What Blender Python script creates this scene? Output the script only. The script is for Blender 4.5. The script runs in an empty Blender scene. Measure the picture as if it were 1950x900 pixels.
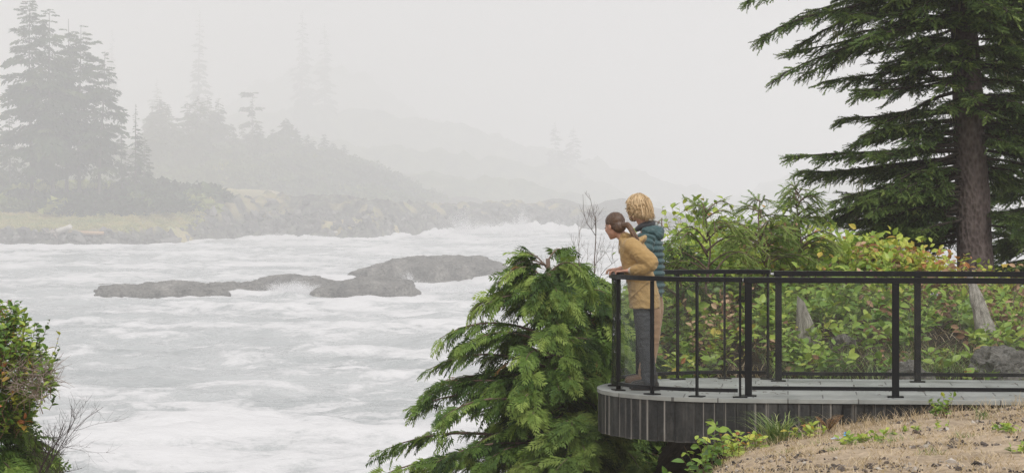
import bpy, bmesh, math, random
import numpy as np
from mathutils import Vector, Matrix

rng = np.random.default_rng(11)
random.seed(11)
scene = bpy.context.scene
col = scene.collection
R = math.radians

# ------------------------------------------------------------------ camera
FPX, CX, HY = 5000.0, 975.0, 364.0        # photograph: focal length in its pixels, centre column, horizon row
FAR_SCALE = 1.7                                  # far landscape scaled up about the sea point under the camera, thinning near haze
CAMZ = 12.0 * FAR_SCALE                          # eye height above the sea, raised by the same factor
cam_d = bpy.data.cameras.new("camera")
cam = bpy.data.objects.new("camera", cam_d)
col.objects.link(cam)
cam.location = (0, 0, CAMZ)
cam.rotation_euler = (R(90), 0, 0)
cam_d.sensor_width = 36
cam_d.lens = 36 * FPX / 1950
cam_d.shift_y = -(450 - HY) / 1950
cam_d.clip_start = 0.5
cam_d.clip_end = 20000
scene.camera = cam

# ------------------------------------------------------------------ sky, sun, exposure
SUN_EL, SUN_AZ = 50, 158                  # degrees; azimuth clockwise from +Y
world = bpy.data.worlds.new("World")
scene.world = world
world.use_nodes = True
wn = world.node_tree.nodes
wl = world.node_tree.links
bg = wn["Background"]
sky = wn.new("ShaderNodeTexSky")
sky.sky_type = 'NISHITA'
sky.sun_disc = False
sky.sun_elevation = R(SUN_EL)
sky.sun_rotation = R(SUN_AZ)
sky.air_density = 1.0
sky.dust_density = 4.0
hs = wn.new("ShaderNodeHueSaturation")
hs.inputs['Saturation'].default_value = 0.06
mixc = wn.new("ShaderNodeMixRGB")
mixc.inputs[0].default_value = 0.75       # overcast: an even white cloud layer over the clear sky
mixc.inputs[2].default_value = (7.0, 6.87, 6.92, 1)
wl.new(sky.outputs[0], hs.inputs['Color'])
wl.new(hs.outputs[0], mixc.inputs[1])
wl.new(mixc.outputs[0], bg.inputs[0])
bg.inputs[1].default_value = 0.094
sun_d = bpy.data.lights.new("sun", 'SUN')
sun_d.energy = 1.5
sun_d.angle = R(18)
sun_d.color = (1.0, 0.965, 0.92)
sun = bpy.data.objects.new("sun", sun_d)
col.objects.link(sun)
sdir = Vector((math.sin(R(SUN_AZ)) * math.cos(R(SUN_EL)), math.cos(R(SUN_AZ)) * math.cos(R(SUN_EL)), math.sin(R(SUN_EL))))
sun.rotation_euler = sdir.to_track_quat('Z', 'Y').to_euler()
vs = scene.view_settings
vs.view_transform = 'Standard'
vs.look = 'None'
vs.gamma = 1
vs.use_curve_mapping = False
vs.exposure = 0.42
scene.render.engine = 'CYCLES'
cy = scene.cycles
cy.use_denoising = True
cy.denoising_prefilter = 'NONE'
cy.max_bounces = 10
cy.diffuse_bounces = 4
cy.glossy_bounces = 4
cy.transmission_bounces = 6
cy.transparent_max_bounces = 24
cy.volume_bounces = 3
cy.caustics_reflective = False
cy.caustics_refractive = False
HAZE = 0.0014 / FAR_SCALE

# ------------------------------------------------------------------ helpers
def px(x, y, d):
    """a point of the photograph (pixels) at distance d metres -> world"""
    return np.array([(x - CX) / FPX * d, d, CAMZ + (HY - y) / FPX * d])

_perm = np.random.default_rng(5).permutation(512)
_grad = np.random.default_rng(6).normal(size=(512, 3))
_grad /= np.linalg.norm(_grad, axis=1)[:, None]
def perlin(p):
    p = np.asarray(p, float)
    i = np.floor(p).astype(int)
    f = p - i
    u = f * f * f * (f * (f * 6 - 15) + 10)
    out = np.zeros(len(p))
    for dx in (0, 1):
        for dy in (0, 1):
            for dz in (0, 1):
                h = _perm[(_perm[(_perm[(i[:, 0] + dx) & 511] + i[:, 1] + dy) & 511] + i[:, 2] + dz) & 511]
                g = _grad[h]
                d = g[:, 0] * (f[:, 0] - dx) + g[:, 1] * (f[:, 1] - dy) + g[:, 2] * (f[:, 2] - dz)
                w = (u[:, 0] if dx else 1 - u[:, 0]) * (u[:, 1] if dy else 1 - u[:, 1]) * (u[:, 2] if dz else 1 - u[:, 2])
                out += d * w
    return out * 1.5
def fbm(p, octv=4, gain=0.5):
    p = np.asarray(p, float)
    s, a = 0, 1.0
    for k in range(octv):
        s = s + a * perlin(p * (2.03 ** k) + 17.3 * k)
        a *= gain
    return s
def ridged(p, octv=4):
    p = np.asarray(p, float)
    s, a = 0, 1.0
    for k in range(octv):
        s = s + a * (1 - 2.2 * np.abs(perlin(p * (2.07 ** k) + 9.1 * k)))
        a *= 0.5
    return s
def v3(a, b, c=0.0):
    a = np.asarray(a, float)
    return np.stack([a, np.broadcast_to(np.asarray(b, float), a.shape), np.broadcast_to(np.asarray(c, float), a.shape)], -1)
def sstep(a, b, x):
    t = np.clip((x - a) / (b - a), 0, 1)
    return t * t * (3 - 2 * t)

def pxl(x, y, d):
    """the same for the far landscape, before it is scaled up"""
    return np.array([(x - CX) / FPX * d, d, 12.0 + (HY - y) / FPX * d])
class MB:
    """gathers vertices and faces; build() links them as ONE mesh object"""
    def __init__(s, unit=1.0):
        s.unit = unit
        s.V, s.Q, s.T, s.tint, s.n = [], [], [], [], 0
    def add(s, V, Q=None, T=None, tint=0.5):
        V = np.asarray(V, float).reshape(-1, 3)
        if Q is not None and len(Q): s.Q.append(np.asarray(Q, int) + s.n)
        if T is not None and len(T): s.T.append(np.asarray(T, int) + s.n)
        t = np.asarray(tint, float)
        s.tint.append(np.full(len(V), float(t)) if t.ndim == 0 else t)
        s.V.append(V)
        s.n += len(V)
        return s
    def inst(s, tmpl, M, O, tint=None):
        """copies of a template (V,Q,T) under 3x3 matrices M and offsets O"""
        V, Q, T = tmpl
        N, n = len(M), len(V)
        if N == 0: return s
        W = np.einsum('nij,vj->nvi', np.asarray(M), V) + np.asarray(O)[:, None, :]
        off = (np.arange(N) * n)[:, None, None]
        Qs = (np.asarray(Q)[None] + off).reshape(-1, 4) if Q is not None and len(Q) else None
        Ts = (np.asarray(T)[None] + off).reshape(-1, 3) if T is not None and len(T) else None
        if tint is None: tint = rng.random(N)
        return s.add(W.reshape(-1, 3), Qs, Ts, np.repeat(np.asarray(tint, float), n))
    def box(s, c, size, rotz=0.0, tint=0.5, bev=0.0):
        x, y, z = np.asarray(size, float) / 2
        if bev > 0:
            b = min(bev, x * .9, y * .9)
            ring = [(-x + b, -y), (x - b, -y), (x, -y + b), (x, y - b), (x - b, y), (-x + b, y), (-x, y - b), (-x, -y + b)]
            V = [(a, b_, -z) for a, b_ in ring] + [(a, b_, z) for a, b_ in ring]
            k = 8
            Q = [(i, (i + 1) % k, k + (i + 1) % k, k + i) for i in range(k)] + [(8, 9, 14, 15), (9, 10, 13, 14), (10, 11, 12, 13), (1, 0, 7, 6), (2, 1, 6, 5), (3, 2, 5, 4)]
        else:
            V = [(a, b_, c_) for c_ in (-z, z) for a, b_ in ((-x, -y), (x, -y), (x, y), (-x, y))]
            Q = [(0, 3, 2, 1), (4, 5, 6, 7), (0, 1, 5, 4), (1, 2, 6, 5), (2, 3, 7, 6), (3, 0, 4, 7)]
        V = np.array(V, float)
        ca, sa = math.cos(rotz), math.sin(rotz)
        V = V @ np.array([[ca, sa, 0], [-sa, ca, 0], [0, 0, 1]]) + np.asarray(c, float)
        return s.add(V, Q, None, tint)
    def tube(s, pts, rad, sides=6, tint=0.5, cap=True, flat=1.0):
        P = np.asarray(pts, float)
        n = len(P)
        r = np.broadcast_to(np.asarray(rad, float), (n,))
        tan = np.gradient(P, axis=0)
        tan /= np.linalg.norm(tan, axis=1)[:, None] + 1e-9
        ref = np.array([0, 0, 1.0]) if abs(tan[0][2]) < .8 else np.array([0, 1.0, 0])
        V = []
        prev = None
        for k in range(n):
            a = np.cross(tan[k], ref) if prev is None else prev - tan[k] * np.dot(prev, tan[k])
            a /= np.linalg.norm(a) + 1e-9
            b = np.cross(tan[k], a)
            prev = a
            an = np.arange(sides) * 2 * math.pi / sides
            V.append(P[k] + r[k] * (np.cos(an)[:, None] * a + np.sin(an)[:, None] * b * flat))
        V = np.concatenate(V)
        Q = [(k * sides + i, k * sides + (i + 1) % sides, (k + 1) * sides + (i + 1) % sides, (k + 1) * sides + i) for k in range(n - 1) for i in range(sides)]
        T = None
        if cap:
            V = np.concatenate([V, P[:1], P[-1:]])
            a, b = n * sides, n * sides + 1
            T = [(a, (i + 1) % sides, i) for i in range(sides)] + [(b, (n - 1) * sides + i, (n - 1) * sides + (i + 1) % sides) for i in range(sides)]
        return s.add(V, Q, T, tint)
    def grid(s, V, nu, nv, tint=0.5):
        i, j = np.meshgrid(np.arange(nu - 1), np.arange(nv - 1), indexing='ij')
        a = (i * nv + j).ravel()
        return s.add(V, np.stack([a, a + nv, a + nv + 1, a + 1], 1), None, tint)
    def mesh(s, name, smooth=False):
        m = bpy.data.meshes.new(name)
        V = np.concatenate(s.V) * s.unit
        Q = np.concatenate(s.Q) if s.Q else np.zeros((0, 4), int)
        T = np.concatenate(s.T) if s.T else np.zeros((0, 3), int)
        m.vertices.add(len(V))
        m.vertices.foreach_set('co', V.astype(np.float32).ravel())
        loops = np.concatenate([Q.ravel(), T.ravel()])
        m.loops.add(len(loops))
        m.loops.foreach_set('vertex_index', loops.astype(np.int32))
        cnt = np.concatenate([np.full(len(Q), 4), np.full(len(T), 3)])
        st = np.concatenate([[0], np.cumsum(cnt)[:-1]]) if len(cnt) else cnt
        m.polygons.add(len(cnt))
        m.polygons.foreach_set('loop_start', st.astype(np.int32))
        m.polygons.foreach_set('loop_total', cnt.astype(np.int32))
        m.polygons.foreach_set('use_smooth', np.full(len(cnt), smooth, bool))
        at = m.attributes.new('tint', 'FLOAT', 'POINT')
        at.data.foreach_set('value', np.concatenate(s.tint).astype(np.float32))
        m.update(calc_edges=True)
        return m
    def build(s, name, mat, parent=None, smooth=False):
        m = s.mesh(name, smooth)
        m.materials.append(mat)
        return link(name, m, parent)

def link(name, data, parent=None):
    o = bpy.data.objects.new(name, data)
    col.objects.link(o)
    if parent is not None:
        o.parent = parent
        if parent.parent is None: o.matrix_parent_inverse = Matrix.Translation(-parent.location)   # vertices are in world space
    return o
def tag(o, label=None, cat=None, group=None, kind=None):
    if label: o['label'] = label
    if cat: o['category'] = cat
    if group: o['group'] = group
    if kind: o['kind'] = kind
    return o
def thing(name, label, cat, loc=(0, 0, 0), group=None):
    o = bpy.data.objects.new(name, None)
    col.objects.link(o)
    o.location = tuple(float(c) for c in loc)
    o.empty_display_size = 0.2
    return tag(o, label, cat, group)

# ------------------------------------------------------------------ materials
class Mat:
    def __init__(s, name):
        s.m = bpy.data.materials.new(name)
        s.m.use_nodes = True
        s.t = s.m.node_tree
        s.N = s.t.nodes
        s.b = s.N['Principled BSDF']
        s.out = s.N['Material Output']
    def node(s, kind, **kw):
        n = s.N.new('ShaderNode' + kind)
        for k, v in kw.items():
            if hasattr(n, k): setattr(n, k, v)
            else: n.inputs[k.replace('_', ' ')].default_value = v
        return n
    def l(s, a, b): s.t.links.new(a, b)
    def coord(s, scale=(1, 1, 1)):
        tc = s.node('TexCoord')
        mp = s.node('Mapping')
        mp.inputs['Scale'].default_value = scale
        s.l(tc.outputs['Object'], mp.inputs['Vector'])
        return mp.outputs[0]
    def noise(s, scale, detail=4, rough=.55, vec=None, stretch=(1, 1, 1)):
        n = s.node('TexNoise')
        n.inputs['Scale'].default_value = scale
        n.inputs['Detail'].default_value = detail
        n.inputs['Roughness'].default_value = rough
        s.l(vec if vec is not None else s.coord(stretch), n.inputs['Vector'])
        return n.outputs['Fac']
    def ramp(s, fac, stops):
        n = s.node('ValToRGB')
        e = n.color_ramp.elements
        while len(e) < len(stops): e.new(0.5)
        for k, (p, c) in enumerate(stops):
            e[k].position = p
            e[k].color = tuple(c) + (1,) if len(c) == 3 else c
        s.l(fac, n.inputs[0])
        return n.outputs[0]
    def attr(s, name='tint'):
        n = s.node('Attribute')
        n.attribute_name = name
        return n.outputs['Fac']
    def math(s, op, a, b=None, clamp=False):
        n = s.node('Math')
        n.operation = op
        n.use_clamp = clamp
        for k, v in ((0, a), (1, b)):
            if v is None: continue
            if isinstance(v, (int, float)): n.inputs[k].default_value = v
            else: s.l(v, n.inputs[k])
        return n.outputs[0]
    def mix(s, fac, a, b, blend='MIX'):
        n = s.node('MixRGB')
        n.blend_type = blend
        for k, v in ((0, fac), (1, a), (2, b)):
            if isinstance(v, (int, float)): n.inputs[k].default_value = v
            elif isinstance(v, tuple): n.inputs[k].default_value = v + (1,) if len(v) == 3 else v
            else: s.l(v, n.inputs[k])
        return n.outputs[0]
    def base(s, c):
        if isinstance(c, tuple): s.b.inputs['Base Color'].default_value = c + (1,)
        else: s.l(c, s.b.inputs['Base Color'])
        return s
    def rough(s, r):
        if isinstance(r, (int, float)): s.b.inputs['Roughness'].default_value = r
        else: s.l(r, s.b.inputs['Roughness'])
        return s
    def bump(s, h, strength=.5, dist=.02):
        n = s.node('Bump')
        n.inputs['Strength'].default_value = strength
        n.inputs['Distance'].default_value = dist
        s.l(h, n.inputs['Height'])
        s.l(n.outputs[0], s.b.inputs['Normal'])
        return s
    def spec(s, v):
        s.b.inputs['Specular IOR Level'].default_value = v
        return s

def leaf_mat(name, stops, rough=.55, trans=.3, spec=.35, through=(1.0, 1.0, .55)):
    """leaves: colour varies from leaf to leaf (tint), light passes through them a little"""
    m = Mat(name)
    c = m.ramp(m.attr(), stops)
    m.base(c).rough(rough).spec(spec)
    tr = m.node('BsdfTranslucent')
    m.l(m.mix(1.0, c, through, 'MULTIPLY'), tr.inputs['Color'])
    mx = m.node('MixShader')
    mx.inputs[0].default_value = trans
    m.l(m.b.outputs[0], mx.inputs[1])
    m.l(tr.outputs[0], mx.inputs[2])
    m.l(mx.outputs[0], m.out.inputs['Surface'])
    return m.m
def bark_mat(name, c1, c2, scale=12, stretch=(1, 1, .25), strength=.8, dist=.03):
    m = Mat(name)
    n = m.noise(scale, 6, .65, stretch=stretch)
    m.base(m.ramp(n, [(.3, c1), (.7, c2)])).rough(.9).spec(.2).bump(n, strength, dist)
    return m.m
def rock_mat(name, stops, scale=1.0, strength=.7, dist=.1, rough=.85):
    m = Mat(name)
    n = m.noise(scale, 8, .62)
    n2 = m.noise(scale * 7, 5, .6)
    f = m.mix(.45, n, n2)
    m.base(m.ramp(f, stops)).rough(rough).spec(.3).bump(f, strength, dist)
    return m.m

# template shapes -----------------------------------------------------------
def leaf_template(width=.55, fold=.18, droop=.25, st=((0, .1), (.25, .85), (.55, 1.0), (.82, .55), (1, .03))):
    V, Q = [], []
    for t, w in st:
        z = -droop * t * t
        V += [(t, -w * width / 2, z + fold * w * width), (t, 0, z), (t, w * width / 2, z + fold * w * width)]
    for k in range(len(st) - 1):
        a = 3 * k
        Q += [(a, a + 3, a + 4, a + 1), (a + 1, a + 4, a + 5, a + 2)]
    return np.array(V, float), np.array(Q), None
def frames(dirs, ups=None, roll=None):
    """3x3 matrices whose x column runs along dirs, z column near ups"""
    d = np.asarray(dirs, float)
    d = d / (np.linalg.norm(d, axis=1)[:, None] + 1e-9)
    up = np.array([0, 0, 1.0]) if ups is None else np.asarray(ups, float)
    up = np.broadcast_to(up, d.shape)
    y = np.cross(up, d)
    ln = np.linalg.norm(y, axis=1)
    y[ln < 1e-3] = (0, 1, 0)
    y /= np.linalg.norm(y, axis=1)[:, None] + 1e-9
    z = np.cross(d, y)
    if roll is not None:
        c, s_ = np.cos(roll)[:, None], np.sin(roll)[:, None]
        y, z = y * c + z * s_, z * c - y * s_
    return np.stack([d, y, z], 2)
# ------------------------------------------------------------------ air
def make_haze():
    m = bpy.data.materials.new("haze_air")
    m.use_nodes = True
    t = m.node_tree
    t.nodes.remove(t.nodes['Principled BSDF'])
    v = t.nodes.new('ShaderNodeVolumePrincipled')
    v.inputs['Color'].default_value = (0.955, 0.952, 0.955, 1)
    v.inputs['Density'].default_value = HAZE
    v.inputs['Anisotropy'].default_value = 0.0
    t.links.new(v.outputs[0], t.nodes['Material Output'].inputs['Volume'])
    b = MB(FAR_SCALE).box((0, 1650, 58.5), (4200, 3600, 126))
    tag(b.build('haze', m), 'pale sea mist that thins everything far away', 'haze', kind='stuff')
make_haze()

# ------------------------------------------------------------------ sea
SH_X = [-400, -110, -86, -77, -65, -35, -17, 12, 44, 100, 400]
SH_Y = [620, 566, 555, 594, 655, 640, 740, 790, 700, 740, 1000]
def shore_y(x):
    return np.interp(x, SH_X, SH_Y) + 5 * perlin(v3(np.asarray(x, float) * .06, 3.3)) + 2.5 * perlin(v3(np.asarray(x, float) * .21, 7.3))
# sea rocks: centre x, centre y, half width, half depth, height
def rock_row(x0, x1, yb, yt, d, dep):
    c = pxl((x0 + x1) / 2, yb, d)
    return c[0], d + dep * .6, (x1 - x0) / 2 / FPX * d, dep, 12.0 + (HY - yt) / FPX * d
ROCKS = [rock_row(655, 972, 540, 496, 338, 7.5), rock_row(588, 790, 566, 531, 300, 5.5), rock_row(470, 650, 556, 525, 318, 4.5),
         rock_row(185, 420, 565, 541, 300, 3.6), rock_row(360, 530, 558, 536, 308, 3.4), rock_row(172, 240, 548, 541, 326, 2.0)]

def make_sea():
    xs = np.concatenate([[-1650, -900, -500, -300, -220], np.linspace(-170, 150, 560), [200, 300, 500, 900, 1650]])
    ys = np.concatenate([[-100, 20, 60], np.geomspace(85, 860, 900), [1000, 1300, 1800, 2700, 3300]])
    X, Y = np.meshgrid(xs, ys, indexing='ij')
    x, y = X.ravel(), Y.ravel()
    act = sstep(70, 90, y) * (1 - sstep(820, 900, y)) * (1 - sstep(150, 200, np.abs(x)))
    warp = 6 * perlin(v3(x * .02, y * .02, 1.0))
    sw = np.sin((y + warp * 2.2 + x * .12) * .21) * .20 + np.sin((y + warp * 2.6 - x * .2 + 20) * .13) * .24
    chop = fbm(v3(x * .10, y * .24 + warp * .1, 4), 5, .55)
    fine = ridged(v3(x * .35, y * .8, 9), 3)
    h = sw * 1.3 + chop * .6 + fine * .12
    # foam: long drifting streaks, crests, wash around rocks and along the shore
    st = fbm(v3(x * .032 + .9 * perlin(v3(x * .03, y * .022, 8)), y * .055 + .35 * x * .05 + .9 * perlin(v3(x * .035, y * .03, 2)), 12), 6, .6)
    st2 = ridged(v3(x * .07 + .4 * perlin(v3(x * .08, y * .07, 6)), y * .085 + warp * .05, 31), 5)
    foam = .425 + .30 * st + .22 * (st2 - .6) + .22 * chop + .12 * sw
    sd = shore_y(x) - y                                    # metres in front of the shoreline
    brk = np.exp(-((sd - 9 - 5 * perlin(v3(x * .05, 8.8))) / 8.0) ** 2)
    surf = sstep(-90, -55, x) * (.6 + .6 * perlin(v3(x * .045, 2.1)) + .9 * np.exp(-((x - 8) / 28) ** 2))
    surf = np.clip(surf, .06, 1.6)
    rag = np.clip(.75 + .55 * fbm(v3(x * .22, y * .22, 5), 4, .65), .15, 2)
    h += brk * surf * 1.5 * rag
    foam += brk * (.35 + .75 * np.minimum(surf, 1))
    foam += .32 * np.exp(-((sd - 48 + 6 * perlin(v3(x * .04, 5.1))) / 5) ** 2) * sstep(-.2, .3, perlin(v3(x * .03, 6.6)) + .1)
    for (cx, cyy, a, b, hh) in ROCKS:
        r = np.sqrt(((x - cx) / (a + 2)) ** 2 + ((y - cyy) / (b + 2)) ** 2)
        near = np.exp(-((r - 1.0) / .45) ** 2) * sstep(3, -2, y - cyy)
        foam += .55 * near * np.clip(.7 + 1.0 * perlin(v3(x * .12, y * .1, cx)), 0, 1.4)
        h += .75 * near * rag * np.clip(.35 + 1.2 * perlin(v3(x * .15, .3, cx)), 0, 1)
    V = np.stack([x, y, h * act - .05], 1)
    b = MB(FAR_SCALE).grid(V, len(xs), len(ys), np.clip(foam, 0, 1.3))
    m = Mat('sea_water')
    at = m.attr()
    n1 = m.noise(.5, 7, .64, stretch=(.7, 1, 1))
    n2 = m.noise(2.6, 6, .7, stretch=(.8, .8, 1))
    nn = m.math('ADD', m.math('MULTIPLY', m.math('SUBTRACT', n1, .5), 1.0), m.math('MULTIPLY', m.math('SUBTRACT', n2, .5), .50))
    f = m.math('ADD', at, nn)
    fr = m.ramp(f, [(.34, (0, 0, 0)), (.54, (.18, .18, .18)), (.64, (.66, .66, .66)), (.80, (1, 1, 1))])
    tone = m.ramp(m.noise(.06, 3, .5, stretch=(.5, 1.3, 1)), [(.35, (.36, .385, .39)), (.65, (.46, .48, .485))])
    m.base(m.mix(fr, tone, (.66, .66, .67)))
    m.rough(m.math('ADD', m.math('MULTIPLY', fr, .5), .22))
    m.spec(.5)
    m.b.inputs['IOR'].default_value = 1.33
    wv = m.noise(1.1, 5, .6, stretch=(.5, 1.2, 1))
    m.bump(m.math('ADD', wv, m.math('MULTIPLY', fr, .35)), .55, .35)
    tag(b.build('sea', m.m, smooth=True), kind='structure')
make_sea()

# ------------------------------------------------------------------ rocks in the sea
M_searock = rock_mat('wet_sea_rock', [(.30, (.025, .024, .022)), (.44, (.08, .076, .07)), (.56, (.17, .16, .145)), (.7, (.36, .34, .31))], .28, 1.0, 1.2, .75)
def blob(a, b, h, seed, n=(72, 36), rough_=.28, flat=1.15):
    """a rock: half dome with craggy sides, local coordinates, base below zero"""
    u = np.linspace(0, 2 * math.pi, n[0])
    v = np.linspace(-.35, math.pi / 2, n[1])
    U, W = np.meshgrid(u, v, indexing='ij')
    cz, cr = np.sin(W), np.cos(W)
    sgn = lambda q, p: np.sign(q) * np.abs(q) ** p
    X = sgn(np.cos(U), .9) * cr ** flat
    Y = sgn(np.sin(U), .85) * cr ** flat
    Z = sgn(cz, 1.0)
    D = np.stack([X.ravel(), Y.ravel(), Z.ravel()], 1)
    s = min(a, b)
    q = D * np.array([a, b, h]) / s
    f = 1 + rough_ * (.85 * fbm(q * .8 + seed, 6, .5) + .30 * (ridged(q * 1.8 + seed * 1.7, 4) - .7))
    f[-n[1]:] = f[:n[1]]
    V = D * f[:, None] * np.array([a, b, h])
    return V
rock_labels = ['large humped grey rock rising from the surf, biggest of the sea rocks',
               'low pale rock spur sloping into the water at the front foot of the large hump',
               'rounded medium rock between the low rocks and the large hump, spray at its front',
               'long low grey rock lying furthest left of the surf line',
               'narrow low rock ridge joining the long left rock to the rounded one',
               'thin flat rock barely above the water behind the long left rock']
for k, (cx, cyy, a, b, h) in enumerate(ROCKS):
    V = blob(a, b, h * (1.22 if k == 0 else 1.05), 3.1 + 5 * k, (150, 60), .30, 1.0) + np.array([cx, cyy, 0])
    o = MB(FAR_SCALE).grid(V, 150, 60).build('sea_rock', M_searock, smooth=False)
    tag(o, rock_labels[k], 'rock')

# ------------------------------------------------------------------ far shore, spit and hills
def far_shore():
    xs = np.linspace(-175, 125, 380)
    ys = np.concatenate([np.linspace(535, 720, 200), np.linspace(722, 900, 90)])
    X, Y = np.meshgrid(xs, ys, indexing='ij')
    x, y = X.ravel(), Y.ravel()
    s = y - shore_y(x)
    left = 1 - sstep(-82, -70, x)
    crest = np.interp(x, [-65, -45, -30, -17, -5, 12, 30, 45, 60], [9.3, 8.9, 7.2, 6.9, 7.2, 7.0, 4.5, 2.6, 1.0])
    beach = np.interp(s, [-15, -3, 1, 12, 22, 45, 130, 300], [-3, -1.0, .3, 2.9, 4.0, 7.0, 13, 12])
    spit = np.interp(s, [-15, -3, 1, 10], [-3, -1, .4, 2.4]) + (crest - 2.4) * sstep(6, 40, s) - (crest + 3) * sstep(50, 110, s) * (1 - left)
    h = beach * left + spit * (1 - left)
    rough = (1 - left * sstep(13, 20, s)) * sstep(-8, 2, s)
    h += rough * (1.7 * (ridged(v3(x * .08, y * .14, 2), 5) - .6) + 1.4 * fbm(v3(x * .22, y * .25, 9), 4, .6)) * np.where(left > .5, .6, 1)
    h += (1 - rough) * .5 * fbm(v3(x * .1, y * .1, 3), 3)
    gr = left * sstep(10, 14, s + 2.5 * perlin(v3(x * .1, y * .1)))
    for (cx, cy_, rx, ry) in ((-76, 604, 7, 7), (-41, 655, 9, 4), (-27, 672, 5, 3)):      # grassy patches among the rocks
        gr = np.maximum(gr, sstep(1.1, .7, np.hypot((x - cx) / rx, (y - cy_) / ry) + .3 * perlin(v3(x * .2, y * .2))))
    gr = np.maximum(gr, .75 * sstep(.05, .45, perlin(v3(x * .07, y * .11, 21)) + .5 * perlin(v3(x * .2, y * .25, 25))) * sstep(4.5, 6.5, h) * (1 - left))
    V = np.stack([x, y, h], 1)
    b = MB(FAR_SCALE).grid(V, len(xs), len(ys), np.clip(gr, 0, 1))
    m = Mat('shore_ground')
    n = m.noise(.35, 7, .65)
    rock = m.ramp(n, [(.3, (.035, .035, .034)), (.48, (.10, .10, .095)), (.58, (.14, .15, .11)), (.72, (.32, .31, .29))])
    gn = m.noise(.12, 4, .6)
    grass = m.ramp(gn, [(.35, (.33, .32, .16)), (.5, (.42, .35, .20)), (.68, (.28, .31, .12))])
    m.base(m.mix(m.attr(), rock, grass)).rough(.95).spec(.15).bump(n, .9, .5)
    tag(b.build('shore', m.m), kind='structure')
    return xs, ys, h.reshape(len(xs), len(ys))
SHX, SHY, SHH = far_shore()
def shore_h(x, y):
    i = np.clip(np.searchsorted(SHX, x), 0, len(SHX) - 1)
    j = np.clip(np.searchsorted(SHY, y), 0, len(SHY) - 1)
    return SHH[i, j]

ICO = None
def ico(sub=1):
    bm = bmesh.new()
    bmesh.ops.create_icosphere(bm, subdivisions=sub, radius=1)
    V = np.array([v.co[:] for v in bm.verts])
    T = np.array([[v.index for v in f.verts] for f in bm.faces])
    bm.free()
    return V, T
def rock_template(seed, sub=2, amt=.5):
    V, T = ico(sub)
    f = 1 + amt * fbm(V * 1.1 + seed, 3, .6)
    V = V * f[:, None]
    for k in range(5):                                    # a few flat broken faces
        n = np.random.default_rng(int(seed * 10) + k).normal(size=3)
        n /= np.linalg.norm(n)
        d = V @ n
        V = V - np.outer(np.clip(d - .62, 0, None), n)
    return V, None, T
def rand_rot(n):
    q = rng.normal(size=(n, 4))
    q /= np.linalg.norm(q, axis=1)[:, None]
    w, x, y, z = q.T
    return np.stack([np.stack([1 - 2 * (y * y + z * z), 2 * (x * y - z * w), 2 * (x * z + y * w)], -1),
                     np.stack([2 * (x * y + z * w), 1 - 2 * (x * x + z * z), 2 * (y * z - x * w)], -1),
                     np.stack([2 * (x * z - y * w), 2 * (y * z + x * w), 1 - 2 * (x * x + y * y)], -1)], 1)
def beach_boulders():
    b = MB(FAR_SCALE)
    for k in range(4):
        n = 520
        x = rng.uniform(-125, 50, n)
        s = rng.uniform(-3, 10, n) + np.where(x > -75, rng.uniform(0, 18, n), 0)
        y = shore_y(x) + s
        z = shore_h(x, y)
        r = rng.gamma(2.0, .24, n) + .2
        Mx = rand_rot(n) * np.stack([r * 1.3, r, r * .75], 1)[:, None, :]
        b.inst(rock_template(k * 3.3 + 1, 1, .6), Mx, np.stack([x, y, z + r * .1], 1), rng.random(n))
    m = Mat('boulder_rock')
    m.base(m.mix(.55, m.ramp(m.attr(), [(0, (.03, .03, .03)), (.55, (.11, .108, .10)), (1, (.36, .35, .33))]), m.ramp(m.noise(1.2, 5), [(.3, (.04, .04, .04)), (.7, (.15, .145, .14))]))).rough(.9)
    tag(b.build('shore_boulders', m.m), 'tumbled dark boulders and rubble covering the far beach', 'boulders', kind='stuff')
beach_boulders()

# drift logs on the far beach: (x0, y0, x1, y1, d, thickness, label)
M_drift = bark_mat('bleached_driftwood', (.50, .46, .41), (.72, .69, .64), 2, (1, 1, 1), .3, .03)
M_drift2 = bark_mat('tan_driftwood', (.42, .27, .16), (.60, .43, .29), 2, (1, 1, 1), .3, .03)
for (x0, y0, x1, y1, d, th, lab, m_) in (
        (108, 443, 134, 431, 567, .55, 'thick bleached log propped up at a slant on the left beach', M_drift),
        (132, 445, 197, 443, 566, .40, 'long tan beam lying level on the left beach beside the propped log', M_drift2),
        (446, 432, 473, 432, 668, .42, 'pale log lying level on the rocks right of the grass patch', M_drift),
        (531, 400, 553, 394, 700, .45, 'pale log lying high on the rock spit below the green hill', M_drift),
        (621, 446, 642, 442, 652, .36, 'short white log lowest of the two by the surf', M_drift),
        (665, 437, 695, 431, 655, .55, 'thick white log just above the short one by the surf', M_drift),
        (800, 412, 824, 415, 735, .35, 'thin pale log sloping down right near the crest of the spit', M_drift),
        (803, 433, 817, 431, 735, .3, 'short thin log low on the spit left of the tall spray', M_drift)):
    a, c = pxl(x0, y0, d), pxl(x1, y1, d - 3)
    t = np.linspace(0, 1, 6)[:, None]
    pts = a * (1 - t) + c * t
    pts[:, 2] += .08 * np.sin(t[:, 0] * 5 + x0)
    tag(MB(FAR_SCALE).tube(pts, np.linspace(th, th * .75, 6) * 1.35, 8).build('drift_log', m_, smooth=True), lab, 'log')
t = MB(FAR_SCALE)
root_c = pxl(102, 442, 566)
for k in range(16):
    e = root_c + rng.normal(size=3) * np.array([1.3, .5, 1.0])
    mid = (root_c + e) / 2 + rng.normal(size=3) * .25
    t.tube([root_c, mid, e], [.22, .15, .05], 5)
tag(t.build('root_tangle', bark_mat('grey_root', (.22, .19, .17), (.45, .4, .36), 2)), 'tangled grey root mass of a washed up tree on the left beach', 'driftwood')

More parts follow.
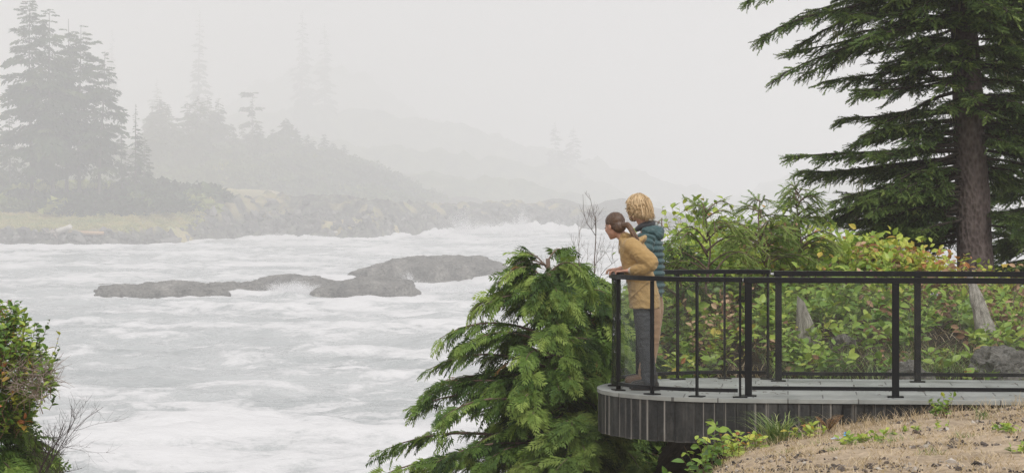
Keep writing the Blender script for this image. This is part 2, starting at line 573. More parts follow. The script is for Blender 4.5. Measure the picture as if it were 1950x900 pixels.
# hills: crest profile in photograph pixels at distance d
M_hill = Mat('hill_scrub')
_n = M_hill.noise(.05, 6, .65)
M_hill.base(M_hill.ramp(_n, [(.3, (.03, .045, .022)), (.5, (.10, .13, .05)), (.7, (.17, .19, .075))])).rough(1).spec(.05).bump(_n, 1, 2)
M_hill = M_hill.m
M_hillrock = rock_mat('hill_rock', [(.3, (.045, .05, .04)), (.5, (.08, .08, .06)), (.7, (.12, .12, .10))], .06, 1, 2)
HILLS = {}
def hill(name, prof, d, front, back, amp, mat, step=3.0, wood=0.0):
    p = np.array(prof, float)
    xs = np.arange((p[0, 0] - CX) / FPX * d, (p[-1, 0] - CX) / FPX * d, step)
    ys = np.arange(d - front, d + back, step * 1.2)
    X, Y = np.meshgrid(xs, ys, indexing='ij')
    x, y = X.ravel(), Y.ravel()
    crest = 12.0 + (HY - np.interp(x / d * FPX + CX, p[:, 0], p[:, 1])) / FPX * d
    q = np.where(y < d, (d - y) / front, (y - d) / back)
    prof_ = np.interp(q, [0, .3, .65, .9, 1], [1, .93, .55, .1, 0])
    h = (crest + 3) * prof_ - 3
    h += amp * fbm(v3(x * .035, y * .035, d), 5, .6) * sstep(0, 8, h + 3)
    HILLS[name] = (xs, ys, h.reshape(len(xs), len(ys)))
    o = MB(FAR_SCALE).grid(np.stack([x, y, h], 1), len(xs), len(ys)).build(name, mat)
    return tag(o, kind='structure')
hill('headland', [(-80, 330), (0, 300), (120, 295), (250, 305), (330, 306), (400, 296), (460, 290), (520, 290), (570, 298), (640, 314), (700, 330), (745, 346), (775, 368), (800, 386), (840, 400), (900, 418)], 1120, 250, 140, 4.0, M_hill)
hill('rocky_point', [(760, 400), (800, 384), (825, 370), (842, 366), (862, 378), (885, 372), (905, 378), (930, 398), (980, 420)], 1120, 40, 60, 3, M_hillrock, 2.5)
hill('low_island', [(860, 420), (900, 398), (925, 391), (950, 393), (985, 399), (1020, 390), (1060, 386), (1090, 391), (1120, 398), (1180, 386), (1250, 400), (1330, 424)], 900, 45, 80, 2.5, M_hillrock, 2.5)
hill('distant_hill', [(1060, 410), (1130, 388), (1200, 382), (1250, 374), (1290, 364), (1325, 356), (1350, 372), (1390, 380), (1440, 376), (1465, 352), (1500, 335), (1560, 318), (1700, 330), (1900, 300), (2200, 330)], 2150, 200, 220, 6, M_hill, 6)
hill('haze_step_ridge', [(420, 392), (470, 345), (560, 332), (700, 336), (850, 344), (950, 354), (1050, 372), (1130, 398)], 1350, 110, 120, 7, M_hill, 4)  # added ridges, stepped to imitate the haze darkening towards the horizon
hill('haze_step_ridge', [(320, 330), (420, 296), (520, 284), (650, 280), (800, 291), (950, 312), (1080, 337), (1180, 367), (1270, 398)], 1680, 130, 140, 9, M_hill, 5)
hill('haze_step_ridge', [(180, 300), (400, 240), (560, 214), (700, 214), (850, 240), (1000, 277), (1150, 322), (1300, 372), (1400, 400)], 2100, 150, 160, 11, M_hill, 6)
hill('misty_mountain', [(-300, 230), (0, 250), (150, 290), (260, 270), (380, 250), (470, 190), (560, 140), (620, 128), (700, 160), (770, 210), (850, 255), (930, 290), (1030, 330), (1110, 356), (1200, 380)], 2850, 320, 250, 16, M_hill, 8)

# ------------------------------------------------------------------ far conifers
def limb_template(seed, n=78, size=.092, droop=.45):
    r = np.random.default_rng(seed)
    V, T = [], []
    t = r.uniform(.18, 1.0, n) ** .8
    sp = .42 * np.sqrt(np.clip(1.12 - t, 0, 1)) * np.clip(t * 2.2, 0, 1)
    lat = r.uniform(-1, 1, n) * sp
    z = -droop * t ** 2 * .5 - np.abs(lat) * .25 - r.uniform(0, .1, n)
    for k in range(n):
        p = np.array([t[k], lat[k], z[k] + .1])
        d = np.array([.7, lat[k] * 2.2 + r.normal() * .3, -.25 + r.normal() * .3])
        d /= np.linalg.norm(d)
        s = np.cross(d, (r.normal() * .6, r.normal() * .6, 1))
        s /= np.linalg.norm(s)
        L = size * r.uniform(.7, 1.6)
        i = len(V)
        V += [p - s * L * .36, p + s * L * .36, p + d * L * 1.3 + np.array([0, 0, -.25 * L]), p - d * L * .3]
        T += [(i, i + 1, i + 2), (i, i + 3, i + 1)]
    return np.array(V), None, np.array(T)
LIMBS = [limb_template(k) for k in range(5)]
LIMBS_S = [limb_template(20 + k, 34, .17) for k in range(4)]
M_far_leaf = leaf_mat('spruce_needles_far', [(0, (.018, .036, .014)), (.5, (.06, .10, .035)), (1, (.15, .19, .07))], .8, .12, .15)
M_far_bark = bark_mat('grey_bark_far', (.07, .06, .05), (.2, .18, .16), 1.5)
def conifer(name, label, base, H, rad, crown0=.2, n=230, shape=None, limbs=None, lean=(0, 0), seed=0, gap=.25, group=None, droop=-.12, thin=0.0, tr=.011):
    """tall conifer: trunk, limbs in irregular tiers with gaps; rad = widest reach of the limbs"""
    global rng
    r = np.random.default_rng(seed + 100)
    base = np.asarray(base, float)
    th = thing(name, label, 'tree', base * FAR_SCALE, group)
    t = np.linspace(0, 1, 14)
    ax = base + np.stack([lean[0] * t ** 1.5 * H + .006 * H * np.sin(t * 5 + seed), lean[1] * t * H, t * H], 1)
    MB(FAR_SCALE).tube(ax, tr * H * (1 - t * .93) + .02, 8).build('trunk', M_far_bark, th, True)
    lv = r.uniform(crown0, 1.0, n)
    lv = np.sort(lv)
    keep = perlin(v3(lv * 14, seed * 3.7)) > -gap * 1.2 - .22
    lv = lv[keep]
    m = len(lv)
    az = r.uniform(0, 2 * math.pi, m)
    prof = shape(lv) if shape else (1 - (lv - crown0) / (1 - crown0)) ** .75 * np.clip((lv - crown0) * 9 + .5, 0, 1)
    L = rad * (prof * r.uniform(.5, 1.15, m) * (1 + .55 * perlin(v3(np.cos(az) * 1.3 + seed, np.sin(az) * 1.3, lv * 7))) + .03)
    o = np.stack([np.interp(lv, t, ax[:, i]) for i in range(3)], 1)
    d = np.stack([np.cos(az), np.sin(az), droop + .5 * (lv - .4) + r.normal(size=m) * .13], 1)
    Mx = frames(d) * L[:, None, None]
    tint = np.clip(.45 + .3 * perlin(v3(lv * 9, az, seed)) + r.normal(size=m) * .15, 0, 1)
    b = MB(FAR_SCALE)
    limbs = limbs or LIMBS
    w = r.integers(0, len(limbs), m)
    for k in range(len(limbs)):
        b.inst(limbs[k], Mx[w == k], o[w == k], tint[w == k])
    b.build('crown', M_far_leaf, th)
    return th
def at_hill(hname, pxx, d):
    xs, ys, h = HILLS[hname]
    x = (pxx - CX) / FPX * d
    return np.array([x, d, h[np.clip(np.searchsorted(xs, x), 0, len(xs) - 1), np.clip(np.searchsorted(ys, d), 0, len(ys) - 1)] - .5])
def base_far(pxx, d):
    x = (pxx - CX) / FPX * d
    return np.array([x, d, float(shore_h(x, d)) - .4])
def top_h(b, pyy, d): return 12.0 + (HY - pyy) / FPX * d - b[2]

broad = lambda l: np.interp(l, [.15, .3, .5, .7, .88, 1], [.55, .95, 1.0, .85, .55, .14])
for k, (pxx, d, ty, rad, c0, n, lean, lab) in enumerate([
        (58, 618, 1, 7.6, .17, 225, (.0, 0), 'tallest far spruce, at the left edge of the clump behind the grass'),
        (100, 612, 17, 7.4, .17, 215, (-.02, 0), 'far spruce with a blunt top, second from the left of the clump'),
        (152, 622, 48, 7.8, .2, 205, (.0, 0), 'broad far spruce in the middle of the clump'),
        (190, 612, 98, 5.6, .22, 160, (.03, 0), 'far spruce with a ragged top leaning right on the right side of the clump'),
        (128, 628, 36, 6.6, .2, 190, (.01, 0), 'far spruce half hidden between the blunt topped and the broad one'),
        (256, 622, 198, 3.2, .18, 130, (.02, 0), 'short slim far spruce on the right end of the clump')]):
    b_ = base_far(pxx, d)
    conifer('spruce_tree', lab, b_, top_h(b_, ty, d), rad, c0, n, broad if k < 5 else None, lean=lean, seed=k + 1, gap=0 if k < 5 else .4)
for k, (pxx, d, ty, rad, lab) in enumerate([
        (18, 660, 195, 5.0, 'faint dark spruce far left behind the tall clump'),
        (-25, 650, 150, 5.5, 'faint spruce cut by the left edge of the picture'),
        (232, 625, 215, 3.0, 'thin faint spruce behind the short slim one'),
        (275, 650, 260, 3.5, 'low ragged spruce just right of the short slim one')]):
    b_ = base_far(pxx, d)
    conifer('spruce_tree', lab, b_, top_h(b_, ty, d), rad, .15, 150, seed=k + 31)
for k, (pxx, d, ty, rad, c0, n, lab) in enumerate([
        (308, 1010, 240, 11.25, .05, 170, 'dark bushy conifer at the left end of the hill row'),
        (335, 1020, 248, 12.0, .05, 170, 'wide flat topped conifer second in the hill row'),
        (362, 1015, 252, 10.5, .05, 170, 'dark conifer third in the hill row, its top ragged'),
        (388, 1025, 262, 9.0, .05, 170, 'small conifer at the right end of the hill row'),
        (445, 1080, 262, 6, .1, 90, 'low rounded conifer on the hill between the row and the windswept tree'),
        (520, 1105, 245, 6, .12, 90, 'small dark conifer just left of the windswept tree on the hill'),
        (545, 1110, 225, 9, .1, 140, 'windswept broad conifer on the crest of the green hill'),
        (566, 1105, 262, 6, .1, 80, 'small conifer tucked against the right of the windswept tree')]):
    b_ = at_hill('headland', pxx, d)
    conifer('hill_conifer', lab, b_, top_h(b_, ty, d), rad, c0, n, limbs=LIMBS_S, seed=k + 51)
b_ = at_hill('headland', 630, 1105)
H_ = top_h(b_, 197, 1105)
protos = []
rs = np.random.default_rng(12)
for k in range(34):
    pxx = rs.uniform(278, 425) if k < 16 else rs.uniform(430, 700)
    d = rs.uniform(1040, 1150)
    b_ = at_hill('headland', pxx, d)
    sc_ = rs.uniform(.75, 1.3) * (1.25 if k < 16 else .7)
    if k < 4:
        t_ = conifer('hill_conifer', 'one of the small hazy conifers standing close together on the green hill', (0, 0, 0), 17, 4.6, .05, 110, lambda l: np.interp(l, [0, .2, .6, 1], [.8, 1, .75, .12]), limbs=LIMBS_S, seed=k + 140, group='small conifers on the misty hill')
        protos.append(t_)
    else:
        src = protos[k % 4]
        t_ = src.copy(); col.objects.link(t_)
        for ch in src.children:
            c_ = ch.copy(); col.objects.link(c_); c_.parent = t_
    t_.location = tuple(b_ * FAR_SCALE)
    t_.rotation_euler = (0, 0, rs.uniform(0, 6.28))
    t_.scale = (sc_ * rs.uniform(.85, 1.2), sc_ * rs.uniform(.85, 1.2), sc_)
tier = lambda l: .25 + .75 * (np.sin(l * 27 + 1) > .1)
conifer('hill_conifer', 'tall thin conifer with separate flat tiers standing right of the windswept tree', b_, H_, 4.4, .12, 100, tier, limbs=LIMBS_S, seed=77, gap=.1, droop=0)
b_ = at_hill('headland', 655, 1095)
conifer('hill_conifer', 'tiny dark conifer at the foot of the tall tiered one', b_, 5, 3, .1, 40, limbs=LIMBS_S, seed=78)
for k, (pxx, ty, by, d, rad, lab) in enumerate([
        (380, 18, 275, 1700, 9, 'ghostly tall conifer almost lost in the mist above the hill row'),
        (212, 55, 260, 1850, 8, 'very faint conifer in the mist right of the tall clump'),
        (575, 20, 200, 2000, 10, 'faint misty conifer left of a pair high above the windswept tree'),
        (618, 45, 200, 2000, 9, 'faint misty conifer right of a pair high above the windswept tree'),
        (300, 150, 280, 1800, 9, 'faint low conifer in the mist above the left end of the hill row'),
        (1058, 232, 335, 1750, 10, 'faint broad conifer in the mist above the crashing wave'),
        (1092, 240, 340, 1800, 9, 'faint narrow conifer right of the broad one above the crashing wave')]):
    bb = pxl(pxx, by + 60, d)
    conifer('misty_conifer', lab, bb, (by + 60 - ty) / FPX * d, rad * 1.35, .04, 170, limbs=LIMBS_S, seed=k + 90)

# scrub: low bushes under the far trees and over the headland
def scrub_clump(seed, n=60):
    r = np.random.default_rng(seed)
    V, T = [], []
    for k in range(n):
        d = r.normal(size=3)
        d[2] = abs(d[2]) * .8
        d /= np.linalg.norm(d)
        p = d * r.uniform(.55, 1.05)
        s = np.cross(d, r.normal(size=3))
        s /= np.linalg.norm(s)
        u = np.cross(s, d) * .5 + d * .8
        L = r.uniform(.14, .3)
        i = len(V)
        V += [p - s * L, p + s * L, p + u * L * 1.6]
        T += [(i, i + 1, i + 2)]
    return np.array(V), None, np.array(T)
SCRUB = [scrub_clump(k) for k in range(4)]
M_scrub = leaf_mat('scrub_leaves', [(0, (.016, .026, .014)), (.4, (.05, .085, .03)), (.75, (.14, .19, .055)), (1, (.30, .33, .09))], .85, .15, .1)
def scrub(name, label, pts, r0, r1, tint, mat=None):
    b = MB(FAR_SCALE)
    n = len(pts)
    s = rng.uniform(r0, r1, n)
    Mx = frames(np.stack([rng.normal(size=n), rng.normal(size=n), np.zeros(n)], 1)) * np.stack([s * 1.25, s * 1.25, s], 1)[:, None, :]
    w = rng.integers(0, 4, n)
    for k in range(4):
        b.inst(SCRUB[k], Mx[w == k], pts[w == k], tint[w == k])
    tag(b.build(name, mat or M_scrub), label, 'scrub', kind='stuff')
n = 900
x = rng.uniform(-135, -74, n)
dd = shore_y(x) + rng.uniform(38, 100, n) + np.where(x < -104, 6, 0)
z = shore_h(x, dd)
cl = perlin(v3(x * .07, dd * .05, 1))
yl = sstep(.1, .5, perlin(v3(x * .06, dd * .06, 4)) + .35 * sstep(-96, -108, x)) * .8
scrub('shore_scrub', 'dark and yellow green bushes under the far spruces', np.stack([x, dd, z + .3 + np.clip(cl, 0, 1) * 1.2], 1), 1.0, 3.8, np.clip(.22 + .25 * cl + yl + rng.normal(size=n) * .08, 0, 1))
n = 2600
x = rng.uniform(-135, -74, n)
dd = shore_y(x) + rng.uniform(13, 42, n)
z = shore_h(x, dd)
c = perlin(v3(x * .1, dd * .12, 61))
scrub('shore_grass', 'yellow green tufted grass between the far beach and the dark bushes', np.stack([x, dd, z], 1), .3, .85, np.clip(.5 + .5 * c + rng.normal(size=n) * .12, 0, 1), leaf_mat('shore_grass_blades', [(0, (.30, .36, .12)), (.5, (.52, .50, .22)), (1, (.66, .54, .30))], .9, .3, .1))
n = 5200
hx, hy, hh = HILLS['headland']
x = rng.uniform(hx[0], hx[-1], n)
dd = rng.uniform(hy[0] + 20, 1180, n)
z = hh[np.searchsorted(hx, x) - 1, np.searchsorted(hy, dd) - 1]
k_ = (z > 7) & ((x > -140) | (rng.random(n) < .3))
x, dd, z = x[k_], dd[k_], z[k_]
cl = perlin(v3(x * .03, dd * .02, 1))
scrub('hill_scrub', 'green scrub covering the misty headland hill', np.stack([x, dd, z + .5], 1), 1.2, 3.6, np.clip(.42 + .3 * cl + rng.normal(size=len(x)) * .1 + .1 * sstep(40, 15, z), 0, 1))

# ------------------------------------------------------------------ breaking waves: spray thrown up from the surf
M_spray = leaf_mat('white_spray', [(0, (.86, .86, .87)), (1, (.92, .92, .93))], .9, .5, .1, (1, 1, 1))
def drops(parts):
    b = MB(FAR_SCALE)
    for (c, sx, sz, n, lean, size) in parts:
        n = int(n * 9)
        nj = 26
        jx = rng.normal(size=nj) * .75                    # every burst is many ragged jets thrown up side by side
        jh = np.exp(-jx * jx * .5) * rng.uniform(.35, 1.1, nj)
        ja = jx * .35 + rng.normal(size=nj) * .25 + lean
        k = rng.integers(0, nj, n)
        u = rng.random(n) ** 1.5
        sp = .10 + .30 * u
        P = np.stack([c[0] + jx[k] * sx + ja[k] * u * sz * .6 + rng.normal(size=n) * sx * sp * .6, c[1] + rng.normal(size=n) * sx * .4, c[2] + sz * jh[k] * (u * (1.15 - .15 * u)) + rng.normal(size=n) * sz * .05], 1)
        r = .6 * size * rng.uniform(.4, 1.3, n) * (1.2 - .8 * u)
        b.inst((np.array([[1, 0, 0], [-.5, .87, 0], [-.5, -.87, 0]]), None, np.array([[0, 1, 2]])), rand_rot(n) * r[:, None, None], P)
    return b
def spray(label, items):
    tag(drops([(pxl(x, y, d) - np.array([0, 0, .5]), 1.25 * w / FPX * d, 1.7 * h / FPX * d, int(n * 1.3), ln, s) for (x, y, d, w, h, n, ln, s) in items]).build('wave_spray', M_spray), label, 'spray', kind='stuff')
spray('tall plume of spray thrown up left of the main breaker', [(893, 452, 722, 14, 44, 2600, -.45, .13), (905, 450, 726, 24, 26, 2600, 0, .16)])
spray('pointed white crest of the main breaker against the far rocks', [(986, 450, 755, 13, 34, 3600, 0, .16), (960, 452, 750, 34, 20, 4000, 0, .18), (1020, 451, 760, 30, 18, 3500, 0, .18)])
spray('white burst of surf to the right of the main breaker', [(1058, 447, 776, 9, 22, 900, .25, .14), (1070, 448, 770, 26, 10, 1800, 0, .17), (1140, 452, 760, 60, 8, 2000, 0, .15), (1290, 454, 690, 30, 16, 1500, 0, .15)])
spray('line of broken surf along the foot of the rocky spit', [(520, 462, 645, 36, 12, 2400, 0, .15), (600, 462, 635, 40, 11, 2400, 0, .15), (680, 464, 632, 40, 8, 1800, 0, .14), (770, 460, 668, 40, 8, 1600, 0, .14), (830, 456, 700, 30, 10, 1400, 0, .14)])
spray('spray breaking over the low rocks left of the hump', [(560, 560, 307, 26, 22, 2500, 0, .10), (590, 563, 303, 22, 18, 2000, 0, .10), (525, 556, 308, 14, 22, 1200, 0, .08), (500, 559, 304, 20, 8, 1000, 0, .08)])
spray('surf washing up the front of the large sea rock', [(782, 548, 318, 8, 24, 900, -.2, .08), (800, 551, 316, 26, 14, 2000, 0, .09), (870, 548, 318, 40, 8, 1800, 0, .09), (955, 538, 328, 12, 12, 900, 0, .08)])
# ------------------------------------------------------------------ near ground
ZO = CAMZ - 12.0                                          # heights below were drawn for an eye at 12 m
DZ = CAMZ - 1.84                                          # deck surface
U = np.array([1.0, -0.10, 0]); U /= np.linalg.norm(U)     # direction of the walkway
W = np.array([-U[1], U[0], 0])                            # across it, away from the viewer
BC = np.array([2.12, 24.63, 0])                           # centre of the round end
def ground_h(x, y):
    if np.ndim(x) == 0: return float(ground_h(np.array([x]), np.array([y]))[0])
    x = np.asarray(x, float); y = np.asarray(y, float)
    sh = 1.40 + .135 * (y - 17.5)                         # shoulder line of the front mound
    u = x - sh
    k = np.clip((y - 17.5) / 5.5, 0, 1)
    far_ = np.interp(u, [-.6, 0, .76, 1.46, 2.36, 4, 8], [9.45, 9.77, 9.93, 10.03, 10.13, 10.17, 10.2])
    near = np.interp(u, [-.6, 0, .6, 2, 8], [9.85, 10.06, 10.12, 10.16, 10.25])
    mound = near * (1 - k) + far_ * k
    mound = mound - np.clip(-u - .25, 0, 3) * .9
    front = U[1] / U[0] * (x - 2.0) + 23.31
    und = sstep(front + .02, front + .25, y)
    bank = np.interp(y, [25.6, 26.4, 28, 30, 32, 34, 37, 42, 50, 62], [9.9, 10.08, 10.28, 10.55, 10.78, 10.85, 10.5, 8.8, 3, -3 - ZO])
    bank = bank - np.clip(2.3 - x, 0, 4) ** 1.2 * 1.1 - .3 * sstep(4.2, 6.2, x) * sstep(28, 33, y)
    rear = U[1] / U[0] * (x - 2.67) + 25.81
    right = mound * (1 - und) + 8.7 * und
    b_ = sstep(rear - .3, rear + .1, y)
    right = right * (1 - b_) + bank * b_
    left = np.interp(y, [-12, 0, 6, 10, 15, 25, 40, 55, 90], [10.4, 10.4, 10.3, 9.9, 8.9, 7.2, 2, -3 - ZO, -3 - ZO])
    edge = np.where(y < 24, sh - 1.0, .6)
    z = left + (np.maximum(right, left) - left) * sstep(edge - .9, edge + .4, x)
    z = z + .035 * fbm(v3(x * 1.3, y * 1.3, 2), 4) + .012 * fbm(v3(x * 7, y * 7, 5), 2)
    return z + ZO
def make_ground():
    xs = np.concatenate([np.linspace(-45, -6, 30), np.linspace(-5.5, .5, 40), np.linspace(.55, 7, 190), np.linspace(7.5, 40, 40)])
    ys = np.concatenate([np.linspace(-12, 14, 20), np.linspace(14.5, 34, 330), np.linspace(34.5, 90, 50)])
    X, Y = np.meshgrid(xs, ys, indexing='ij')
    x, y = X.ravel(), Y.ravel()
    z = ground_h(x, y)
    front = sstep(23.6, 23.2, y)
    m = Mat('near_ground')
    n, n2 = m.noise(1.6, 7, .7), m.noise(14, 5, .65)
    dry = m.ramp(m.mix(.5, n, n2), [(.28, (.14, .105, .076)), (.44, (.36, .285, .205)), (.6, (.54, .43, .31)), (.75, (.62, .52, .40))])
    soil = m.ramp(n2, [(.3, (.010, .008, .006)), (.7, (.04, .03, .021))])  # humus, painted near black to carry the shade under the deck
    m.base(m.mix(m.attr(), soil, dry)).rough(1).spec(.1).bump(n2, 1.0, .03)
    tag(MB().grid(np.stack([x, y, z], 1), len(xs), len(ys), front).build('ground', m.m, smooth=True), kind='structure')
make_ground()

# ------------------------------------------------------------------ viewing platform
def outline(inset=0.0):
    """closed outline of the deck, counted from the far right of the front edge round the end to the far right of the rear edge"""
    r = 1.31 - inset
    f0 = np.array([2.0, 23.31, 0]) + W * inset
    b0 = np.array([2.67, 25.81, 0]) - W * inset
    t0 = U @ (BC - f0)                                    # foot of the centre on the front line
    P = [f0 + U * s for s in np.linspace(11, max(t0, 0.05) + .02, 14)]
    af = math.atan2(*(P[-1] - BC)[[1, 0]])
    db = W @ (b0 - BC)
    ab = math.asin(min(.999, db / r)) + math.atan2(U[1], U[0])
    a0 = af if af < 0 else af - 2 * math.pi
    a1 = ab - 2 * math.pi
    P += [BC + r * np.array([math.cos(a), math.sin(a), 0]) for a in np.linspace(a0, a1, 70)[1:]]
    bp = P[-1]
    P += [bp + U * s for s in np.linspace(.3, 11, 12)]
    return np.array(P)
def prism(P, z0, z1, tint=.5):
    n = len(P)
    V = np.concatenate([np.c_[P[:, :2], np.full(n, z0)], np.c_[P[:, :2], np.full(n, z1)]])
    bm = bmesh.new()
    vs_ = [bm.verts.new(v) for v in V]
    bm.faces.new(vs_[n:])
    bm.faces.new(vs_[:n][::-1])
    for i in range(n):
        bm.faces.new((vs_[i], vs_[(i + 1) % n], vs_[n + (i + 1) % n], vs_[n + i]))
    bmesh.ops.recalc_face_normals(bm, faces=bm.faces)
    me = bpy.data.meshes.new('m')
    bm.to_mesh(me); bm.free()
    return me
plat = thing('viewing_platform', 'slate clad viewing platform with a rounded end and grey stone paving', 'platform', (BC[0], BC[1], DZ))
M_pave = Mat('stone_paving')
tc = M_pave.node('TexCoord')
mp = M_pave.node('Mapping')
mp.inputs['Rotation'].default_value = (0, 0, R(6))
M_pave.l(tc.outputs['Object'], mp.inputs['Vector'])
bk = M_pave.node('TexBrick')
bk.inputs['Scale'].default_value = 1.0
bk.inputs['Mortar Size'].default_value = .006
bk.inputs['Brick Width'].default_value = .62
bk.inputs['Row Height'].default_value = .42
bk.inputs['Color1'].default_value = (.42, .435, .42, 1)
bk.inputs['Color2'].default_value = (.34, .355, .345, 1)
bk.inputs['Mortar'].default_value = (.10, .10, .095, 1)
M_pave.l(mp.outputs[0], bk.inputs['Vector'])
pn = M_pave.noise(3.5, 6, .65)
pcol = M_pave.mix(.7, bk.outputs['Color'], M_pave.ramp(pn, [(.3, (.45, .46, .44)), (.7, (1, 1, .98))]), 'MULTIPLY')
M_pave.base(pcol).rough(M_pave.ramp(pn, [(.35, (.38, .38, .38)), (.65, (.75, .75, .75))])).bump(M_pave.noise(18, 5), .35, .01)
def mesh_part(name, me, mat, parent):
    me.name = name
    me.materials.append(mat)
    return link(name, me, parent)
mesh_part('paving', prism(outline(-.012), DZ - .035, DZ), M_pave.m, plat)
M_conc = Mat('shade_dark_concrete').base((.014, .014, .014)).rough(.9).m  # concrete painted near black, standing in for shade below the deck
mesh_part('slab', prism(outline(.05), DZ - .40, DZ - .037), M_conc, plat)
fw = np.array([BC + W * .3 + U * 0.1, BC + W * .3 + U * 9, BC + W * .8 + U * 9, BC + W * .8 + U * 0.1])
mesh_part('light_block_wall', prism(fw, 7.2 + ZO, DZ - .402), M_conc, plat)  # unseen wall added under the deck so no light leaks through
def cladding():
    P = outline(0)
    seg = np.linalg.norm(np.diff(P, axis=0), axis=1)
    s = np.concatenate([[0], np.cumsum(seg)])
    w = .104
    b = MB()
    r = np.random.default_rng(4)
    u = np.array([0, .05, .15, .86, .95, 1.0])
    zz = np.array([0, .05, .25, .5, .8, 1.0])
    L = s[-1] - 10
    k = 0
    pos = 0.0
    while pos < L:
        wk = w * r.uniform(.8, 1.15)
        a = np.array([np.interp(pos + .0015, s, P[:, i]) for i in range(3)])
        c = np.array([np.interp(pos + wk - .0015, s, P[:, i]) for i in range(3)])
        t = c - a
        nrm = np.array([t[1], -t[0], 0]); nrm /= np.linalg.norm(nrm)
        if nrm @ (a - BC) < 0 and pos > 10: nrm = -nrm
        off = r.uniform(-.003, .003)
        eL, eR = (r.uniform(.5, 1.2) if r.random() < .55 else r.uniform(0, .15)), (r.uniform(.4, .9) if r.random() < .4 else r.uniform(0, .12))
        base_ = r.uniform(.0, .10)
        et = np.array([eL, eL, base_, base_, eR, eR])
        u = np.array([0, r.uniform(.03, .10), r.uniform(.12, .34), r.uniform(.68, .88), r.uniform(.90, .97), 1.0])
        grid_, tn = [], []
        for z in zz:
            for q, e in zip(u, et):
                bev = -.004 if q in (0, 1.0) else 0
                grid_.append(a + t * q + nrm * (off + bev) + np.array([0, 0, DZ - .037 - .363 + .363 * z - (.005 if k % 3 == 0 else 0)]))
                tn.append(np.clip(e * r.uniform(.6, 1.0) + (.25 if z == 0 else 0) * r.random(), 0, 1))
        G = np.array(grid_)
        b.grid(G, 6, 6, np.array(tn))
        back = G - nrm * .03
        ring = [i for i in range(6)] + [6 * j + 5 for j in range(1, 6)] + [30 + i for i in range(4, -1, -1)] + [6 * j for j in range(4, 0, -1)]
        V = np.concatenate([G[ring], back[ring]])
        n = len(ring)
        b.add(V, [(i, n + i, n + (i + 1) % n, (i + 1) % n) for i in range(n)], None, base_)
        pos += wk
        k += 1
    m = Mat('slate_cladding')
    n1 = m.noise(9, 6, .7, stretch=(1, 1, .35))
    n2 = m.noise(30, 4, .6)
    f = m.math('MULTIPLY', m.attr(), m.math('ADD', .35, m.math('MULTIPLY', n1, 1.25)), True)
    f = m.math('ADD', f, m.math('MULTIPLY', m.math('SUBTRACT', m.noise(5, 6, .75, stretch=(1, 1, .3)), .52), .75), True)
    m.base(m.mix(f, m.ramp(n2, [(.3, (.007, .008, .009)), (.7, (.024, .027, .028))]), (.30, .285, .26)))
    m.rough(.6).spec(.4).bump(m.math('ADD', n1, m.math('MULTIPLY', n2, .5)), .7, .012)
    b.build('cladding', m.m, plat)
cladding()

# ------------------------------------------------------------------ railings
M_black = Mat('black_metal')
_r = M_black.noise(40, 3)
M_black.base((.009, .010, .012)).rough(M_black.ramp(_r, [(.3, (.28, .28, .28)), (.7, (.42, .42, .42))])).spec(.18)
M_black = M_black.m
M_steel = Mat('bare_steel').base((.6, .6, .6)).rough(.3)
M_steel.b.inputs['Metallic'].default_value = 1
M_steel = M_steel.m
def glass_mat():
    m = Mat('rail_glass')
    m.N.remove(m.b)
    tr = m.node('BsdfTransparent')
    grime = m.ramp(m.noise(5, 6, .7), [(.35, (.97, .978, .974)), (.75, (.945, .955, .95))])
    m.l(grime, tr.inputs['Color'])
    gl = m.node('BsdfGlossy')
    gl.inputs['Roughness'].default_value = .02
    df = m.node('BsdfDiffuse')
    df.inputs['Color'].default_value = (.5, .52, .5, 1)
    fr = m.node('Fresnel')
    fr.inputs['IOR'].default_value = 1.3
    mx = m.node('MixShader')
    ge = m.node('NewGeometry')
    m.l(m.math('MULTIPLY', fr.outputs[0], m.math('SUBTRACT', 1.0, ge.outputs['Backfacing'])), mx.inputs[0]); m.l(tr.outputs[0], mx.inputs[1]); m.l(gl.outputs[0], mx.inputs[2])
    mx2 = m.node('MixShader')
    m.l(m.ramp(m.noise(9, 8, .75), [(.45, (.005, .005, .005)), (.8, (.035, .035, .035))]), mx2.inputs[0])
    m.l(mx.outputs[0], mx2.inputs[1]); m.l(df.outputs[0], mx2.inputs[2])
    m.l(mx2.outputs[0], m.out.inputs['Surface'])
    return m.m
M_glass = glass_mat()
RAILH = 1.068
def straight_rail(label, p0, n, step, start_px_rail=.05):
    th = thing('glass_railing', label, 'railing', (p0[0], p0[1], DZ))
    ang = math.atan2(U[1], U[0])
    ps = [p0 + U * step * k for k in range(n)]
    for k, p in enumerate(ps):
        q = MB().box((p[0], p[1], DZ + .012 + (RAILH - .064) / 2), (.064, .064, RAILH - .064), ang, bev=.005).build('post', M_black, th)
        pl_ = MB().box((p[0], p[1], DZ + .006), (.145, .115, .012), ang, bev=.004)
        pl_.build('base_plate', M_black, q)
    a, c = p0 - U * .045, ps[-1] + U * .045
    m_ = (a + c) / 2
    L = np.linalg.norm(c - a)
    MB().box((m_[0], m_[1], DZ + RAILH - .025), (L, .075, .05), ang, bev=.006).build('top_rail', M_black, th)
    kn = MB().tube([p0 - U * .075 + [0, 0, DZ + RAILH - .03], p0 - U * .04 + [0, 0, DZ + RAILH - .03]], [.012, .014], 10)
    kn.build('bolt_head', M_steel, th)
    for k in range(n - 1):
        m_ = (ps[k] + ps[k + 1]) / 2
        MB().box((m_[0], m_[1], DZ + .075), (step - .066, .035, .034), ang, bev=.004).build('bottom_rail', M_black, th)
        MB().box((m_[0], m_[1], DZ + .092 + (RAILH - .145) / 2), (step - .075, .010, RAILH - .147), ang).build('glass_panel', M_glass, th)
    return th
straight_rail('straight black glass railing along the near edge of the walkway', np.array([2.125, 23.60, 0]), 7, 1.31)
